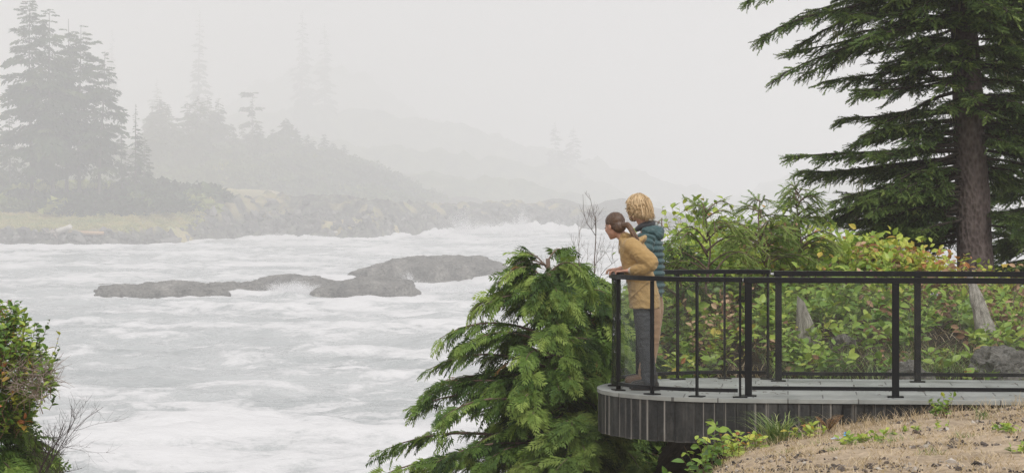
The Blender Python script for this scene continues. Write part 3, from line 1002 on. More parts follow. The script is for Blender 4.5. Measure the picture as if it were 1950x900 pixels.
straight_rail('straight black glass railing along the far edge of the walkway', np.array([2.585, 25.47, 0]), 7, 1.335)
def curved_rail():
    th = thing('glass_railing', 'curved black glass railing round the rounded end of the platform where the two people lean', 'railing', (BC[0], BC[1], DZ))
    r = 1.18
    P = lambda a, rr=r: BC + rr * np.array([math.cos(R(a)), math.sin(R(a)), 0])
    angs = [266, 247, 224, 196, 168, 140, 115, 91.5, 70.7]
    for a in angs:
        p = P(a)
        q = MB().box((p[0], p[1], DZ + .012 + (RAILH - .052) / 2), (.042, .021, RAILH - .052), R(a), bev=.004).build('post', M_black, th)
        MB().box((p[0], p[1], DZ + .006), (.10, .13, .012), R(a), bev=.004).build('base_plate', M_black, q)
    def arc(a0, a1, dr, z0, z1, n):
        """curved bar of rectangular section"""
        A = np.linspace(a0, a1, n)
        V = []
        for a in A:
            for rr, z in ((r - dr, z0), (r + dr, z0), (r + dr, z1), (r - dr, z1)):
                V.append(P(a, rr) + [0, 0, z])
        Q = [(4 * k + i, 4 * k + (i + 1) % 4, 4 * k + 4 + (i + 1) % 4, 4 * k + 4 + i) for k in range(n - 1) for i in range(4)]
        Q += [(0, 3, 2, 1), (4 * n - 4, 4 * n - 3, 4 * n - 2, 4 * n - 1)]
        return MB().add(V, Q)
    arc(267, 69.5, .031, DZ + RAILH - .038, DZ + RAILH + .004, 60).build('top_rail', M_black, th)
    for k in range(len(angs) - 1):
        g = 1.0
        arc(angs[k] - g, angs[k + 1] + g, .016, DZ + .048, DZ + .080, 9).build('bottom_rail', M_black, th)
        arc(angs[k] - g - .3, angs[k + 1] + g + .3, .005, DZ + .082, DZ + RAILH - .055, 9).build('glass_panel', M_glass, th)
curved_rail()
# ------------------------------------------------------------------ near plants
def frond_template(seed, pairs=7, wid=.085):
    """flat fern like cedar spray along +x, its tip drooping"""
    r = np.random.default_rng(seed)
    V, Q = [], []
    def kite(p, d, L, w, nrm, sag=.16):
        s = np.cross(nrm, d); s /= np.linalg.norm(s) + 1e-9
        i = len(V)
        V.extend([p, p + d * L * .5 + s * w * .5, p + d * L - np.array([0, 0, sag * L]), p + d * L * .5 - s * w * .5])
        Q.append((i, i + 1, i + 2, i + 3))
    def axis(t): return np.array([t, .06 * math.sin(t * 3 + seed), -.30 * t ** 1.9])
    up = np.array([.1, 0, 1.0])
    for k in range(pairs):
        t = (k + .4) / pairs
        d0 = axis(t + .05) - axis(t); d0 /= np.linalg.norm(d0)
        kite(axis(t), d0, 1.25 / pairs, .045, up)
        for sg in (-1, 1):
            p = axis(t + sg * .02)
            L = (.50 * (1 - t) ** .85 + .13) * r.uniform(.75, 1.15)
            d = d0 * .80 + np.array([0, sg * .70, r.normal() * .16 - .08]); d /= np.linalg.norm(d)
            kite(p, d, L, wid * r.uniform(.8, 1.1), up)
            if L > .3:
                for s2 in (-1, 1):
                    for v in (.35, .62):
                        e = np.cross(up, d) * s2 * .55 + d * .85 + np.array([0, 0, r.normal() * .1]); e /= np.linalg.norm(e)
                        kite(p + d * L * v * .9, e, L * .38 * (1.2 - v), wid * .55, up)
    kite(axis(.95), (axis(1) - axis(.9)) / np.linalg.norm(axis(1) - axis(.9)), .16, .06, up)
    return np.array(V), np.array(Q), None
FRONDS = [frond_template(k) for k in range(4)]
def twig_template(seed, n=46, nl=.24, w=.085, flat=.55):
    """spruce twig along +x covered with needles"""
    r = np.random.default_rng(seed)
    V, T, Q = [], [], []
    for k in range(n):
        t = (k + r.random()) / n
        a = r.uniform(0, 2 * math.pi)
        d = np.array([.75, math.cos(a), math.sin(a) * flat + .12]); d /= np.linalg.norm(d)
        s = np.cross(d, [0, .2, 1.0]); s /= np.linalg.norm(s)
        p = np.array([t, 0, -.06 * t * t])
        L = nl * r.uniform(.8, 1.25) * (1 - .25 * t)
        i = len(V)
        V += [p - s * w * .5, p + s * w * .5, p + d * L]
        T += [(i, i + 1, i + 2)]
    i = len(V)
    V += [np.array([0, -.012, 0]), np.array([0, .012, 0]), np.array([1, 0, -.06])]
    T += [(i, i + 1, i + 2)]
    return np.array(V), None, np.array(T)
TWIGS = [twig_template(k) for k in range(4)]
FRONDS_L = [twig_template(40 + k, 34, .15, .05, .1) for k in range(3)]
LEAF = leaf_template()
LEAF_S = leaf_template(.6, .15, .2, ((0, .12), (.35, .95), (.7, .8), (1, .04)))

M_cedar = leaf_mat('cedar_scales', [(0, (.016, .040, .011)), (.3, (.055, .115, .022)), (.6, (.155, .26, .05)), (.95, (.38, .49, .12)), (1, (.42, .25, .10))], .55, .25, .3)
M_cedar_dk = leaf_mat('cedar_scales_deep', [(0, (.02, .05, .018)), (.5, (.06, .13, .035)), (1, (.14, .23, .06))], .55, .25, .3)
M_hem = leaf_mat('hemlock_needles', [(0, (.07, .13, .03)), (.5, (.17, .26, .055)), (1, (.30, .37, .10))], .6, .3, .25)
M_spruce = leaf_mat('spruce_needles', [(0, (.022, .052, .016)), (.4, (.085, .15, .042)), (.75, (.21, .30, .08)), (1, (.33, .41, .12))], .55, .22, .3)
M_sbark = Mat('spruce_bark')
_a = M_sbark.node('TexVoronoi'); _a.inputs['Scale'].default_value = 22
M_sbark.l(M_sbark.coord((1, 1, .55)), _a.inputs['Vector'])
_n = M_sbark.noise(11, 6, .7, stretch=(1, 1, .5))
_f = M_sbark.mix(.5, _a.outputs['Distance'], _n)
M_sbark.base(M_sbark.ramp(_f, [(.15, (.05, .038, .035)), (.4, (.10, .077, .072)), (.62, (.15, .118, .11)), (.85, (.21, .175, .165))])).rough(.95).spec(.15).bump(_f, 1.0, .05)
M_sbark = M_sbark.m
M_limb = bark_mat('dark_limb_bark', (.02, .017, .015), (.075, .06, .05), 18)
M_cbark = bark_mat('cedar_bark', (.09, .06, .045), (.26, .19, .15), 16, (1, 1, .2))
M_twig = bark_mat('bare_twig', (.10, .075, .06), (.23, .18, .15), 30)
M_twig_dk = bark_mat('dark_twig', (.045, .035, .032), (.11, .09, .085), 30)

# ---- western red cedars
def cedar(name, label, base, top, limbs, mat, seed, tr=.05, fl=.30, templ=None, tint0=.5, dens=1.0, trunk_to=None):
    """limbs: list of (height 0-1, azimuth deg, length, rise)"""
    r = np.random.default_rng(seed)
    base, top = np.asarray(base, float), np.asarray(top, float)
    th = thing(name, label, 'tree', base)
    t = np.linspace(0, 1, 12)[:, None]
    ax = base * (1 - t) + top * t + np.c_[.03 * np.sin(t[:, 0] * 6 + seed), .03 * np.cos(t[:, 0] * 5), 0 * t[:, 0]]
    MB().tube(ax, np.linspace(tr, tr * .42, 12), 9).build('trunk', M_cbark, th, True)
    tb, D, O, Ln, Tn, Up = MB(), [], [], [], [], []
    for (h, az, L, rise) in limbs:
        o = base + (top - base) * h
        a = R(az)
        hd = np.array([math.cos(a), math.sin(a), 0])
        sd_ = np.array([-hd[1], hd[0], 0])
        k = np.linspace(0, 1, 9)
        bend = r.normal() * .12
        P = o + hd * (k * L)[:, None] + sd_ * (bend * L * k ** 2)[:, None] + np.array([0, 0, 1.0]) * (rise * L * k - (rise * .8 + .10) * L * k ** 2.4)[:, None]
        tb.tube(P, np.linspace(.006 + .010 * L, .003, 9), 5)
        n = int(34 * L * dens) + 5
        tt = r.uniform(.16, 1.0, n) ** .85
        tone = np.clip(tint0 + r.normal() * .13 + .38 * (tt - .6), .02, .9)  # inner fronds painted darker as crown shade; paler tips are new growth
        for q, (u_, tn) in enumerate(zip(tt, tone)):
            p = np.array([np.interp(u_, k, P[:, i]) for i in range(3)])
            tg = np.array([np.interp(min(u_ + .05, 1), k, P[:, i]) for i in range(3)]) - np.array([np.interp(u_ - .05, k, P[:, i]) for i in range(3)])
            tg /= np.linalg.norm(tg)
            s = (-1) ** q
            d = tg * r.uniform(.6, 1.1) + sd_ * s * r.uniform(.2, 1.05) * (1.05 - .5 * u_) + np.array([0, 0, r.uniform(-.75, .25)])
            D.append(d); O.append(p)
            Ln.append(fl * r.choice([.45, .65, .85, 1.0, 1.15]) * (1.05 - .3 * u_))
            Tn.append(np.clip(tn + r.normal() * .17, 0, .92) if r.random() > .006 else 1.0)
            Up.append(np.array([r.normal() * .4, r.normal() * .4 - .25, 1]) + tg * .4)
    tb.build('branches', M_cbark, th, True)
    D, O, Ln, Tn, Up = map(np.array, (D, O, Ln, Tn, Up))
    Mx = frames(D, Up, r.normal(size=len(D)) * .35) * Ln[:, None, None]
    b = MB()
    templ = templ or FRONDS
    w = r.integers(0, len(templ), len(D))
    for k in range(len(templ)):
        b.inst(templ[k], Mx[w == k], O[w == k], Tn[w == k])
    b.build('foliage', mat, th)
    return th
def limb_list(n, h0, h1, L0, L1, seed, az0=0, az1=360, rise=(.25, .6)):
    r = np.random.default_rng(seed)
    h = np.sort(r.uniform(h0, h1, n))
    return [(a, r.uniform(az0, az1), np.interp(a, [h0, h1], [L0, L1]) * r.uniform(.7, 1.2), r.uniform(*rise)) for a in h]
cb, ct = px(1046, 1080, 25.7), px(1041, 492, 25.7)
def hfrac(py, b=cb, t=ct, d=25.7):
    z = CAMZ + (HY - py) / FPX * d
    return (z - b[2]) / (t[2] - b[2])
own = [(hfrac(500), 40, .30, 1.3), (hfrac(510), 150, .34, 1.2), (hfrac(525), 340, .36, 1.1), (hfrac(535), 190, .42, 1.0), (hfrac(560), 20, .46, .9), (hfrac(600), 180, .75, .75), (hfrac(680), 176, .95, .65), (hfrac(760), 186, 1.25, .5), (hfrac(505), 175, .32, .5), (hfrac(520), 20, .30, .5), (hfrac(540), 185, .52, .45), (hfrac(560), 160, .50, .5), (hfrac(575), 200, .62, .4),
       (hfrac(640), 178, 1.05, .42), (hfrac(655), 195, .9, .45), (hfrac(700), 182, 1.18, .38), (hfrac(735), 170, 1.2, .3), (hfrac(770), 188, 1.35, .3), (hfrac(775), 205, 1.3, .3),
       (hfrac(850), 180, 1.65, .28), (hfrac(880), 192, 1.7, .2), (hfrac(900), 172, 1.6, .16), (hfrac(850), 215, 1.3, .2), (hfrac(925), 185, 1.55, .1), (hfrac(950), 200, 1.6, .1), (hfrac(990), 178, 1.5, .1)]
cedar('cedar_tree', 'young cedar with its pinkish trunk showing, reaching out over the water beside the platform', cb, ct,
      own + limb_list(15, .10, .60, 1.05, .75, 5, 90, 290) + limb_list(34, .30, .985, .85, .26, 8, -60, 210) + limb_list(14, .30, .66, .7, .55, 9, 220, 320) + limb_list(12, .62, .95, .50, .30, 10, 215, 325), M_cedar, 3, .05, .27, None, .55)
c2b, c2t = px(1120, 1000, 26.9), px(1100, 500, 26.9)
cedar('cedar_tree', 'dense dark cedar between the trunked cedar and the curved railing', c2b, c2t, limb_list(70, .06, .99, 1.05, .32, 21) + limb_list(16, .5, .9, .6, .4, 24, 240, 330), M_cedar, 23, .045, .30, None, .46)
c3b, c3t = px(1170, 960, 28.0), px(1165, 560, 28.0)
cedar('cedar_tree', 'low bushy cedar seen through the curved glass behind the two people', c3b, c3t, limb_list(52, .1, .99, 1.0, .3, 31), M_cedar, 33, .035, .30, None, .48)
c4b, c4t = px(1100, 1030, 24.9), px(1092, 800, 24.9)
cedar('cedar_tree', 'small bright cedar low at the foot of the platform in the shade', c4b, c4t, limb_list(34, .1, .98, .85, .3, 41), M_hem, 43, .03, .27, None, .45)
# ---- hemlock saplings on the bank
def sapling(label, base, top, n, L0, L1, seed, mat=None, rise=(.5, 1.0), fl=.2, lean_az=None, tint=.5):
    l_ = limb_list(n, .12, .98, L0, L1, seed, rise=rise)
    if lean_az: l_ = [(h, random.gauss(lean_az, 35), L, r_) for h, _, L, r_ in l_]
    return cedar('hemlock_sapling', label, base, top, l_, mat or M_hem, seed, .014, fl, FRONDS_L, tint, 1.15)
sapling('feathery sapling leaning left above the far curved railing', px(1350, 560, 28.6), px(1345, 400, 28.6), 26, .78, .3, 61, fl=.2, rise=(.7, 1.2), tint=.62)
sapling('upright young conifer with a dark thin stem, tallest above the bank shrubs', px(1522, 560, 31), px(1520, 350, 31), 56, .70, .14, 62, fl=.22, tint=.58)
sapling('small sapling with drooping tips between the feathery one and the tallest', px(1452, 545, 30), px(1448, 380, 30), 34, .6, .2, 63, fl=.22, tint=.58)
sapling('low dark conifer sapling in the shrubs just right of the man', px(1300, 590, 29.5), px(1296, 470, 29.5), 26, .55, .2, 64, M_cedar_dk, fl=.2)
sapling('thin young conifer tip rising behind the man', px(1258, 560, 29.8), px(1255, 415, 29.8), 16, .34, .06, 65, fl=.15)

# ---- big sitka spruce on the right
def spruce(name, label, ax, rad, limbs, seed, bark, tw_len=.135, dens=1.0, lich=True):
    r = np.random.default_rng(seed)
    ax = np.asarray(ax, float)
    th = thing(name, label, 'tree', ax[0])
    # trunk with bark relief
    n, sd = 120, 40
    tz = np.linspace(0, 1, n)
    k0 = np.linspace(0, 1, len(ax))
    C = np.stack([np.interp(tz, k0, ax[:, i]) for i in range(3)], 1)
    rr = np.interp(tz, k0, rad)
    an = np.linspace(0, 2 * math.pi, sd)
    A, K = np.meshgrid(an, np.arange(n), indexing='xy')
    q = np.stack([np.cos(A).ravel() * 2.2, np.sin(A).ravel() * 2.2, (C[K.ravel(), 2]) * 3.2], 1)
    f = 1 + .055 * fbm(q * 1.4 + seed, 4, .6) + .04 * fbm(q * .35, 2)
    f *= 1 + .35 * np.exp(-(C[K.ravel(), 2] - ax[0][2]) / .35) * (.6 + .5 * perlin(np.stack([np.cos(A).ravel() * 1.7, np.sin(A).ravel() * 1.7, 0 * A.ravel()], 1)))
    V = C[K.ravel()] + np.stack([np.cos(A).ravel(), np.sin(A).ravel(), 0 * A.ravel()], 1) * (rr[K.ravel()] * f)[:, None]
    MB().grid(V, n, sd).build('trunk', bark, th, True)
    tb = MB()
    D, O, L, Tn, Up = [], [], [], [], []
    LI = []
    for (z, az, Lm, rise, drop, thick, dn) in limbs:
        hz = np.clip((z - ax[0][2]) / (ax[-1][2] - ax[0][2]), 0, 1)
        o = np.array([np.interp(z, ax[:, 2], ax[:, i]) for i in (0, 1)] + [z])
        hd = np.array([math.cos(R(az)), math.sin(R(az)), 0])
        sdv = np.array([-hd[1], hd[0], 0])
        k = np.linspace(0, 1, 14)
        wob = .05 * Lm * np.stack([perlin(v3(k * 2.5, z * 5 + i, az)) for i in range(3)], 1)
        P = o + hd * (Lm * k)[:, None] + sdv * (r.normal() * .12 * Lm * k ** 2)[:, None] + np.array([0, 0, 1]) * (rise * Lm * k - drop * Lm * k ** 2)[:, None] + wob * k[:, None]
        tb.tube(P, np.linspace(thick, .006, 14), 6)
        ns = int(Lm * 21 * dn) + 3
        for q in range(ns):
            u_ = r.uniform(.22, 1.0) ** .8
            p = np.array([np.interp(u_, k, P[:, i]) for i in range(3)])
            tg = np.array([np.interp(min(u_ + .04, 1), k, P[:, i]) - np.interp(u_ - .04, k, P[:, i]) for i in range(3)])
            tg /= np.linalg.norm(tg)
            s = (-1) ** q
            sl = (.16 + .30 * Lm * .5 * (1.1 - u_)) * r.uniform(.5, 1.25)
            dd = tg * r.uniform(.5, 1.0) + sdv * s * r.uniform(.35, 1.0) + np.array([0, 0, -r.uniform(-.15, .42)])
            dd /= np.linalg.norm(dd)
            e = p + dd * sl
            e[2] -= .18 * sl
            mid = (p + e) / 2 + np.array([0, 0, .05 * sl])
            tb.tube([p, mid, e], [.007, .005, .002], 3, cap=False)
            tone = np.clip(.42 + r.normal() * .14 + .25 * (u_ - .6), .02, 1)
            nt = max(3, int(sl / .036 * dens))
            side = np.cross(dd, [0, 0, 1.0]); side /= np.linalg.norm(side) + 1e-9
            for j in range(nt):
                v = (j + .6) / nt
                pp = p * (1 - v) ** 2 + 2 * mid * v * (1 - v) + e * v * v
                d2 = dd * r.uniform(.6, 1.1) + side * (-1) ** j * r.uniform(.3, .95) * (1.1 - .7 * v) + np.array([0, 0, -r.uniform(-.3, .5)])
                D.append(d2); O.append(pp)
                L.append(tw_len * r.uniform(.6, 1.2) * (1.1 - .4 * v))
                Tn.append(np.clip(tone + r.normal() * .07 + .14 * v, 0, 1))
            if lich and r.random() < .02 and u_ < .8: LI.append(p)
    tb.build('limbs', M_limb, th, True)
    D, O, L, Tn = map(np.array, (D, O, L, Tn))
    Mx = frames(D, None, r.normal(size=len(D)) * .5) * L[:, None, None]
    b = MB()
    w = r.integers(0, 4, len(D))
    for k in range(4):
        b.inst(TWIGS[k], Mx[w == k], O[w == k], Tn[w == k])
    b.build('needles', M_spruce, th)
    return th, LI
SD = 36.0
sax = [px(1862, 600, SD), px(1858, 520, SD), px(1850, 330, SD), px(1842, 180, SD), px(1836, 60, SD), px(1832, -80, SD), px(1828, -400, SD), px(1826, -760, SD)]
srad = [.285, .245, .225, .205, .185, .172, .12, .03]
zz_ = lambda y: CAMZ + (HY - y) / FPX * SD
L_ = []
_r = np.random.default_rng(77)
# the limbs one can tell apart, reaching left over the water: height (pixel row), azimuth, length, rise, droop, thickness, foliage
for (y, az, Lm, ri, dr, tk, dn) in [(-70, 186, 2.9, .02, .20, .05, 1.2), (-90, 176, 2.7, .10, .2, .045, 1.2), (-20, 192, 2.75, -.02, .22, .05, 1.2), (0, 182, 2.3, .0, .25, .04, 1.1), (30, 188, 2.6, -.05, .30, .045, 1.2), (50, 178, 2.2, .0, .32, .04, 1.0),
        (40, 200, 2.0, .12, .12, .035, 1.2), (90, 215, 1.5, .15, .15, .035, 1.4), (105, 230, 1.2, .2, .2, .03, 1.4), (60, 240, 1.4, .2, .15, .03, 1.5), (20, 255, 1.5, .25, .1, .03, 1.5), (10, 210, 1.8, .2, .1, .03, 1.4),
        (120, 190, 1.5, -.15, .15, .035, .9), (170, 200, 1.35, -.2, .2, .035, .8), (150, 182, 1.3, -.05, .1, .03, 1.0), (215, 184, 1.75, .05, .10, .035, 1.3), (230, 196, 1.65, .0, .12, .03, 1.3), (250, 176, 1.6, .05, .15, .03, 1.2),
        (285, 183, 2.5, -.02, .02, .045, 1.4), (300, 190, 2.35, -.05, .06, .04, 1.4), (310, 178, 2.2, .0, .08, .04, 1.4), (275, 204, 1.8, .0, .1, .04, 1.5), (260, 220, 1.2, .1, .15, .03, 1.4), (320, 198, 2.0, -.12, .10, .04, 1.4),
        (325, 185, 1.9, -.30, .06, .065, .9), (385, 180, 1.5, -.34, .05, .06, .7), (345, 192, 2.15, -.15, .10, .045, 1.4), (360, 176, 2.0, -.1, .12, .04, 1.4), (370, 204, 1.7, -.18, .1, .035, 1.4), (335, 215, 1.3, -.1, .12, .03, 1.4), (400, 186, 1.7, -.15, .1, .04, 1.2),
        (150, 250, 1.0, .1, .2, .03, 1.5), (175, 262, .9, .1, .25, .03, 1.5), (190, 240, 1.0, .05, .2, .03, 1.4), (205, 280, .8, .1, .25, .03, 1.3), (60, 285, 1.3, .2, .15, .03, 1.5), (-30, 270, 1.6, .2, .15, .03, 1.5), (-40, 240, 1.9, .15, .12, .04, 1.4),
        (100, 330, 1.4, .1, .2, .03, 1.3), (150, 345, 1.2, .0, .2, .03, 1.2), (60, 0, 1.7, .1, .2, .035, 1.2), (200, 350, 1.0, .0, .1, .03, 1.0), (240, 330, .9, .0, .2, .03, 1.1), (30, 320, 1.6, .15, .2, .035, 1.4), (0, 345, 1.8, .1, .2, .035, 1.4), (300, 350, 1.2, -.05, .1, .03, 1.0), (-40, 330, 1.8, .1, .15, .035, 1.4)]:
    L_.append((zz_(y), az, Lm, ri, dr, tk, dn))
for k in range(46):                                       # many lesser limbs filling the left side
    y = _r.uniform(-110, 430)
    reach = np.interp(y, [-110, 50, 100, 170, 205, 225, 260, 300, 340, 380, 430], [2.6, 2.9, 2.5, 2.1, 1.2, 1.3, 1.5, 2.2, 2.1, 2.0, 1.7])
    L_.append((zz_(y), _r.uniform(155, 225), reach * _r.uniform(.45, .95), _r.uniform(-.22, .1), _r.uniform(-.16, .16), .028, .85))
for k in range(30):                                       # hanging in front of the upper trunk
    L_.append((zz_(_r.uniform(-60, 130)), _r.uniform(225, 320), _r.uniform(.8, 1.5), .15, _r.uniform(.15, .35), .025, 1.4))
for k in range(26):                                       # low drooping limbs closing the view beneath the crown
    L_.append((zz_(_r.uniform(340, 455)), _r.uniform(95, 215), _r.uniform(.6, 1.9), _r.uniform(-.2, .0), _r.uniform(.0, .14), .026, 1.2))
for k in range(16):
    L_.append((zz_(_r.uniform(200, 450)), _r.uniform(-40, 75), _r.uniform(.6, 1.3), _r.uniform(-.2, .05), .08, .024, 1.2))
for k in range(22):
    L_.append((zz_(_r.uniform(-60, 330)), _r.uniform(-45, 30), _r.uniform(.7, 1.4), _r.uniform(-.1, .15), .15, .025, 1.1))
for k in range(26):                                       # limbs away from the viewer
    L_.append((zz_(_r.uniform(-120, 390)), _r.uniform(20, 165), _r.uniform(1.2, 2.3), _r.uniform(-.1, .15), .14, .03, .75))
for k in range(40):                                       # crown above the picture
    y = _r.uniform(-700, -110)
    L_.append((zz_(y), _r.uniform(0, 360), np.interp(y, [-700, -110], [.5, 2.6]) * _r.uniform(.8, 1.1), .1, .15, .03, .55))
sp_, LI = spruce('spruce_tree', 'big old spruce with a thick scaly trunk and drooping dark limbs hung with lichen', sax, srad, L_, 5, M_sbark)
M_lich = leaf_mat('pale_lichen', [(0, (.20, .22, .12)), (1, (.38, .38, .22))], .9, .3, .1)
for p in LI[:30] + [px(1788, 95, 35.4), px(1847, 100, 35.6), px(1590, 60, 35.6), px(1925, 85, 35.7), px(1640, 345, 35.4), px(1915, 135, 35.8), px(1795, 130, 35.4)]:
    lb = MB()
    for q in range(10):
        s0 = p + rng.normal(size=3) * .03
        ln = rng.uniform(.05, .24)
        lb.tube([p, s0, s0 + np.array([rng.normal() * .012, rng.normal() * .012, -ln * .5]), s0 + np.array([rng.normal() * .02, rng.normal() * .02, -ln])], [.004, .005, .006, .001], 3, rng.random())
    lb.build('lichen', M_lich, sp_)
# second spruce behind, at the right edge
sd2 = 40.5
ax2 = [px(1992, 640, sd2), px(1988, 200, sd2), px(1985, -200, sd2), px(1985, -500, sd2)]
L2 = [(CAMZ + (HY - y) / FPX * sd2, az, Lm, -.05, .12, .03, .85) for y, az, Lm in zip(_r.uniform(-150, 545, 84), _r.uniform(130, 300, 84), _r.uniform(.6, 1.15, 84))]
spruce('spruce_tree', 'darker spruce behind the big trunk at the right edge of the picture', ax2, [.17, .13, .08, .03], L2, 9, M_sbark, .2, .8, False)

# ---- bare twiggy shrubs
def bare_shrub(label, base, stems, mat, seed, name='bare_shrub', depth=3, sub=(4, 7), r0=.008, up=.35):
    r = np.random.default_rng(seed)
    b = MB()
    def grow(p, d, L, rad, lev):
        n = 6
        P = [p]
        for k in range(n):
            d = d + r.normal(size=3) * .13 + np.array([0, 0, .04])
            d /= np.linalg.norm(d)
            P.append(P[-1] + d * L / n)
        b.tube(P, np.linspace(rad, rad * .45, n + 1), 5 if lev == 0 else 3, r.random())
        if lev < depth - 1:
            for q in range(r.integers(*sub)):
                u_ = r.uniform(.25, .95)
                i = int(u_ * n)
                e = r.normal(size=3); e[1] *= .8
                dd = d * .6 + e / np.linalg.norm(e) * .75 + np.array([0, 0, up]); dd /= np.linalg.norm(dd)
                grow(P[i], dd, L * r.uniform(.3, .6) * (1.15 - .4 * u_), rad * .5, lev + 1)
    for (tip, rr) in stems:
        v = np.asarray(tip, float) - base
        L = np.linalg.norm(v)
        grow(np.asarray(base, float) + r.normal(size=3) * .02, v / L, L, rr, 0)
    return tag(b.build(name, mat, smooth=True), label, 'shrub')
bare_shrub('bare leafless sapling standing up out of the cedars left of the woman', px(1122, 640, 27), [(px(1128, 400, 27), .009), (px(1108, 430, 27), .005)], M_twig, 9, 'bare_sapling', 4, (4, 7), .007, .5)
bare_shrub('bare grey twigs spreading over the water from the left bush', px(62, 945, 18.8), [(px(112, 830, 18.8), .006), (px(150, 800, 18.8), .005), (px(128, 860, 18.7), .006), (px(140, 905, 18.7), .005), (px(95, 800, 18.9), .005), (px(165, 750, 18.9), .003)], M_twig_dk, 4, 'bare_shrub', 3, (6, 10), .006, .25)

# ---- leafy shrubs
def leafy(stem_pts, heights, leaf_len, per, r, spread=.35, tmpl=None, up=.35, tints=None, stem_r=.003, bottom=.25, jit=.12):
    """stems with leaves: returns (stem MB, D, O, L, T)"""
    sb = MB()
    D, O, L, T = [], [], [], []
    for k, (p, h) in enumerate(zip(stem_pts, heights)):
        a = r.uniform(0, 2 * math.pi)
        tip = np.array(p) + np.array([math.cos(a) * spread * h, math.sin(a) * spread * h, h])
        mid = (np.array(p) + tip) / 2 + r.normal(size=3) * .06 * h
        sb.tube([p, mid, tip], [stem_r, stem_r * .8, stem_r * .5], 3, cap=False)
        t0 = tints[k] if tints is not None else .5
        n = int(per * r.uniform(.7, 1.3))
        for j in range(n):
            v = bottom + (1 - bottom) * (j + r.random()) / n
            pp = np.array(p) * (1 - v) ** 2 + 2 * mid * v * (1 - v) + tip * v * v
            az = j * 2.4 + r.normal() * .5
            D.append((math.cos(az), math.sin(az), up * r.normal(1, .9) + .5 * (v > .9)))
            O.append(pp)
            L.append(leaf_len * r.uniform(.5, 1.25))
            T.append(np.clip(t0 + .28 * (v - .6) + r.normal() * jit, 0, 1))
    return sb, np.array(D), np.array(O), np.array(L), np.array(T)
def leaf_mesh(D, O, L, T, r, tmpl=LEAF_S, jit=.5):
    ups = np.array([0, -.25, 1.0]) + r.normal(size=(len(D), 3)) * jit
    return MB().inst(tmpl, frames(D, ups) * L[:, None, None], O, T)
M_salal = leaf_mat('salal_leaves', [(0, (.035, .085, .015)), (.3, (.13, .25, .04)), (.6, (.30, .43, .07)), (.86, (.48, .55, .09)), (.96, (.58, .44, .09)), (1, (.45, .18, .07))], .38, .28, .45)
M_salal_stem = bark_mat('salal_stem', (.10, .06, .04), (.22, .15, .09), 30)
M_dead = leaf_mat('dead_leaves', [(0, (.10, .055, .035)), (.5, (.29, .165, .10)), (1, (.55, .38, .25))], .8, .15, .15)
def salal_bush(name, label, pts, hts, ll, per, seed, tints=None, spread=.35, group=None, tmpl=LEAF, cat='shrub', mat=None, up=.35, jit=.12):
    r = np.random.default_rng(seed)
    th = thing(name, label, cat, np.mean(pts, 0), group)
    sb, D, O, L, T = leafy(pts, hts, ll, per, r, spread, None, up, tints, jit=jit)
    sb.build('stems', M_salal_stem, th)
    leaf_mesh(D, O, L, T, r, tmpl).build('leaves', mat or M_salal, th)
    return th
def bank_pts(n, x0, x1, y0, y1, r):
    x, y = r.uniform(x0, x1, n), r.uniform(y0, y1, n)
    return np.stack([x, y, ground_h(x, y)], 1)
def thicket():
    r = np.random.default_rng(8)
    P = bank_pts(3900, 1.15, 8.2, 26.35, 34.5, r)
    rear = U[1] / U[0] * (P[:, 0] - 2.67) + 25.81
    P = P[P[:, 1] > rear + .35]
    pp = P[:, 0] / P[:, 1] * FPX + CX
    c = perlin(v3(P[:, 0] * .9, P[:, 1] * .7, 3))
    gone = perlin(v3(P[:, 0] * 1.4, P[:, 1] * 1.1, 7))
    keep = (gone > np.interp(P[:, 1], [27, 29.5, 32], [-.05, -.16, -.45])) & ~((P[:, 1] < 27.6) & (P[:, 0] > 3.2) & (r.random(len(P)) < .75))
    P, c = P[keep], c[keep]
    h = np.interp(P[:, 1], [26.3, 27.5, 30, 34], [.22, .38, .55, .75]) * r.uniform(.6, 1.2, len(P)) * (1 + .55 * c)
    h *= np.interp(P[:, 0] / P[:, 1] * FPX + CX, [1180, 1300, 1450, 1600, 1750, 1850, 1950], [1.35, 1.15, 1.0, .9, .6, .38, .32])
    tn = np.clip(.48 + .28 * c + .10 * sstep(28, 32, P[:, 1]) + r.normal(size=len(P)) * .08, .05, .82)
    sb, D, O, L, T = leafy(P, h, .112, 8, r, .4, None, .35, tn, jit=.10)
    th = tag(sb.build('salal_thicket', M_salal_stem), 'mass of green salal leaves covering the bank behind the platform', 'thicket', kind='stuff')
    leaf_mesh(D, O, L, T, r).build('leaves', M_salal, th)
    # dead brown leaves and bracken caught among them
    P = bank_pts(1500, 1.5, 8, 26.5, 33, r)
    c = perlin(v3(P[:, 0] * 1.9, P[:, 1] * 1.5, 13)) + .16 * sstep(2.6, 3.4, P[:, 0])
    P = P[c > .38]
    sb, D, O, L, T = leafy(P, np.interp(P[:, 1], [26.3, 30, 34], [.18, .5, .66]) * r.uniform(.6, 1.2, len(P)), .085, 9, r, .5, None, -.3, r.uniform(.2, .8, len(P)), jit=.18)
    th = tag(sb.build('dead_bracken', M_twig), 'brown dead leaves and bracken among the green on the bank', 'dead leaves', kind='stuff')
    leaf_mesh(D, O, L, T, r, LEAF_S, .9).build('leaves', M_dead, th)
thicket()
r_ = np.random.default_rng(60)
def clump(x, y, n, rad, d, rx=None):
    """n stem feet round a spot seen at pixel column x and distance d"""
    cx = (x - CX) / FPX * d
    a = r_.normal(size=(n, 2)) * np.array([rx or rad, rad])
    X, Y = cx + a[:, 0], d + a[:, 1]
    return np.stack([X, Y, ground_h(X, Y)], 1)
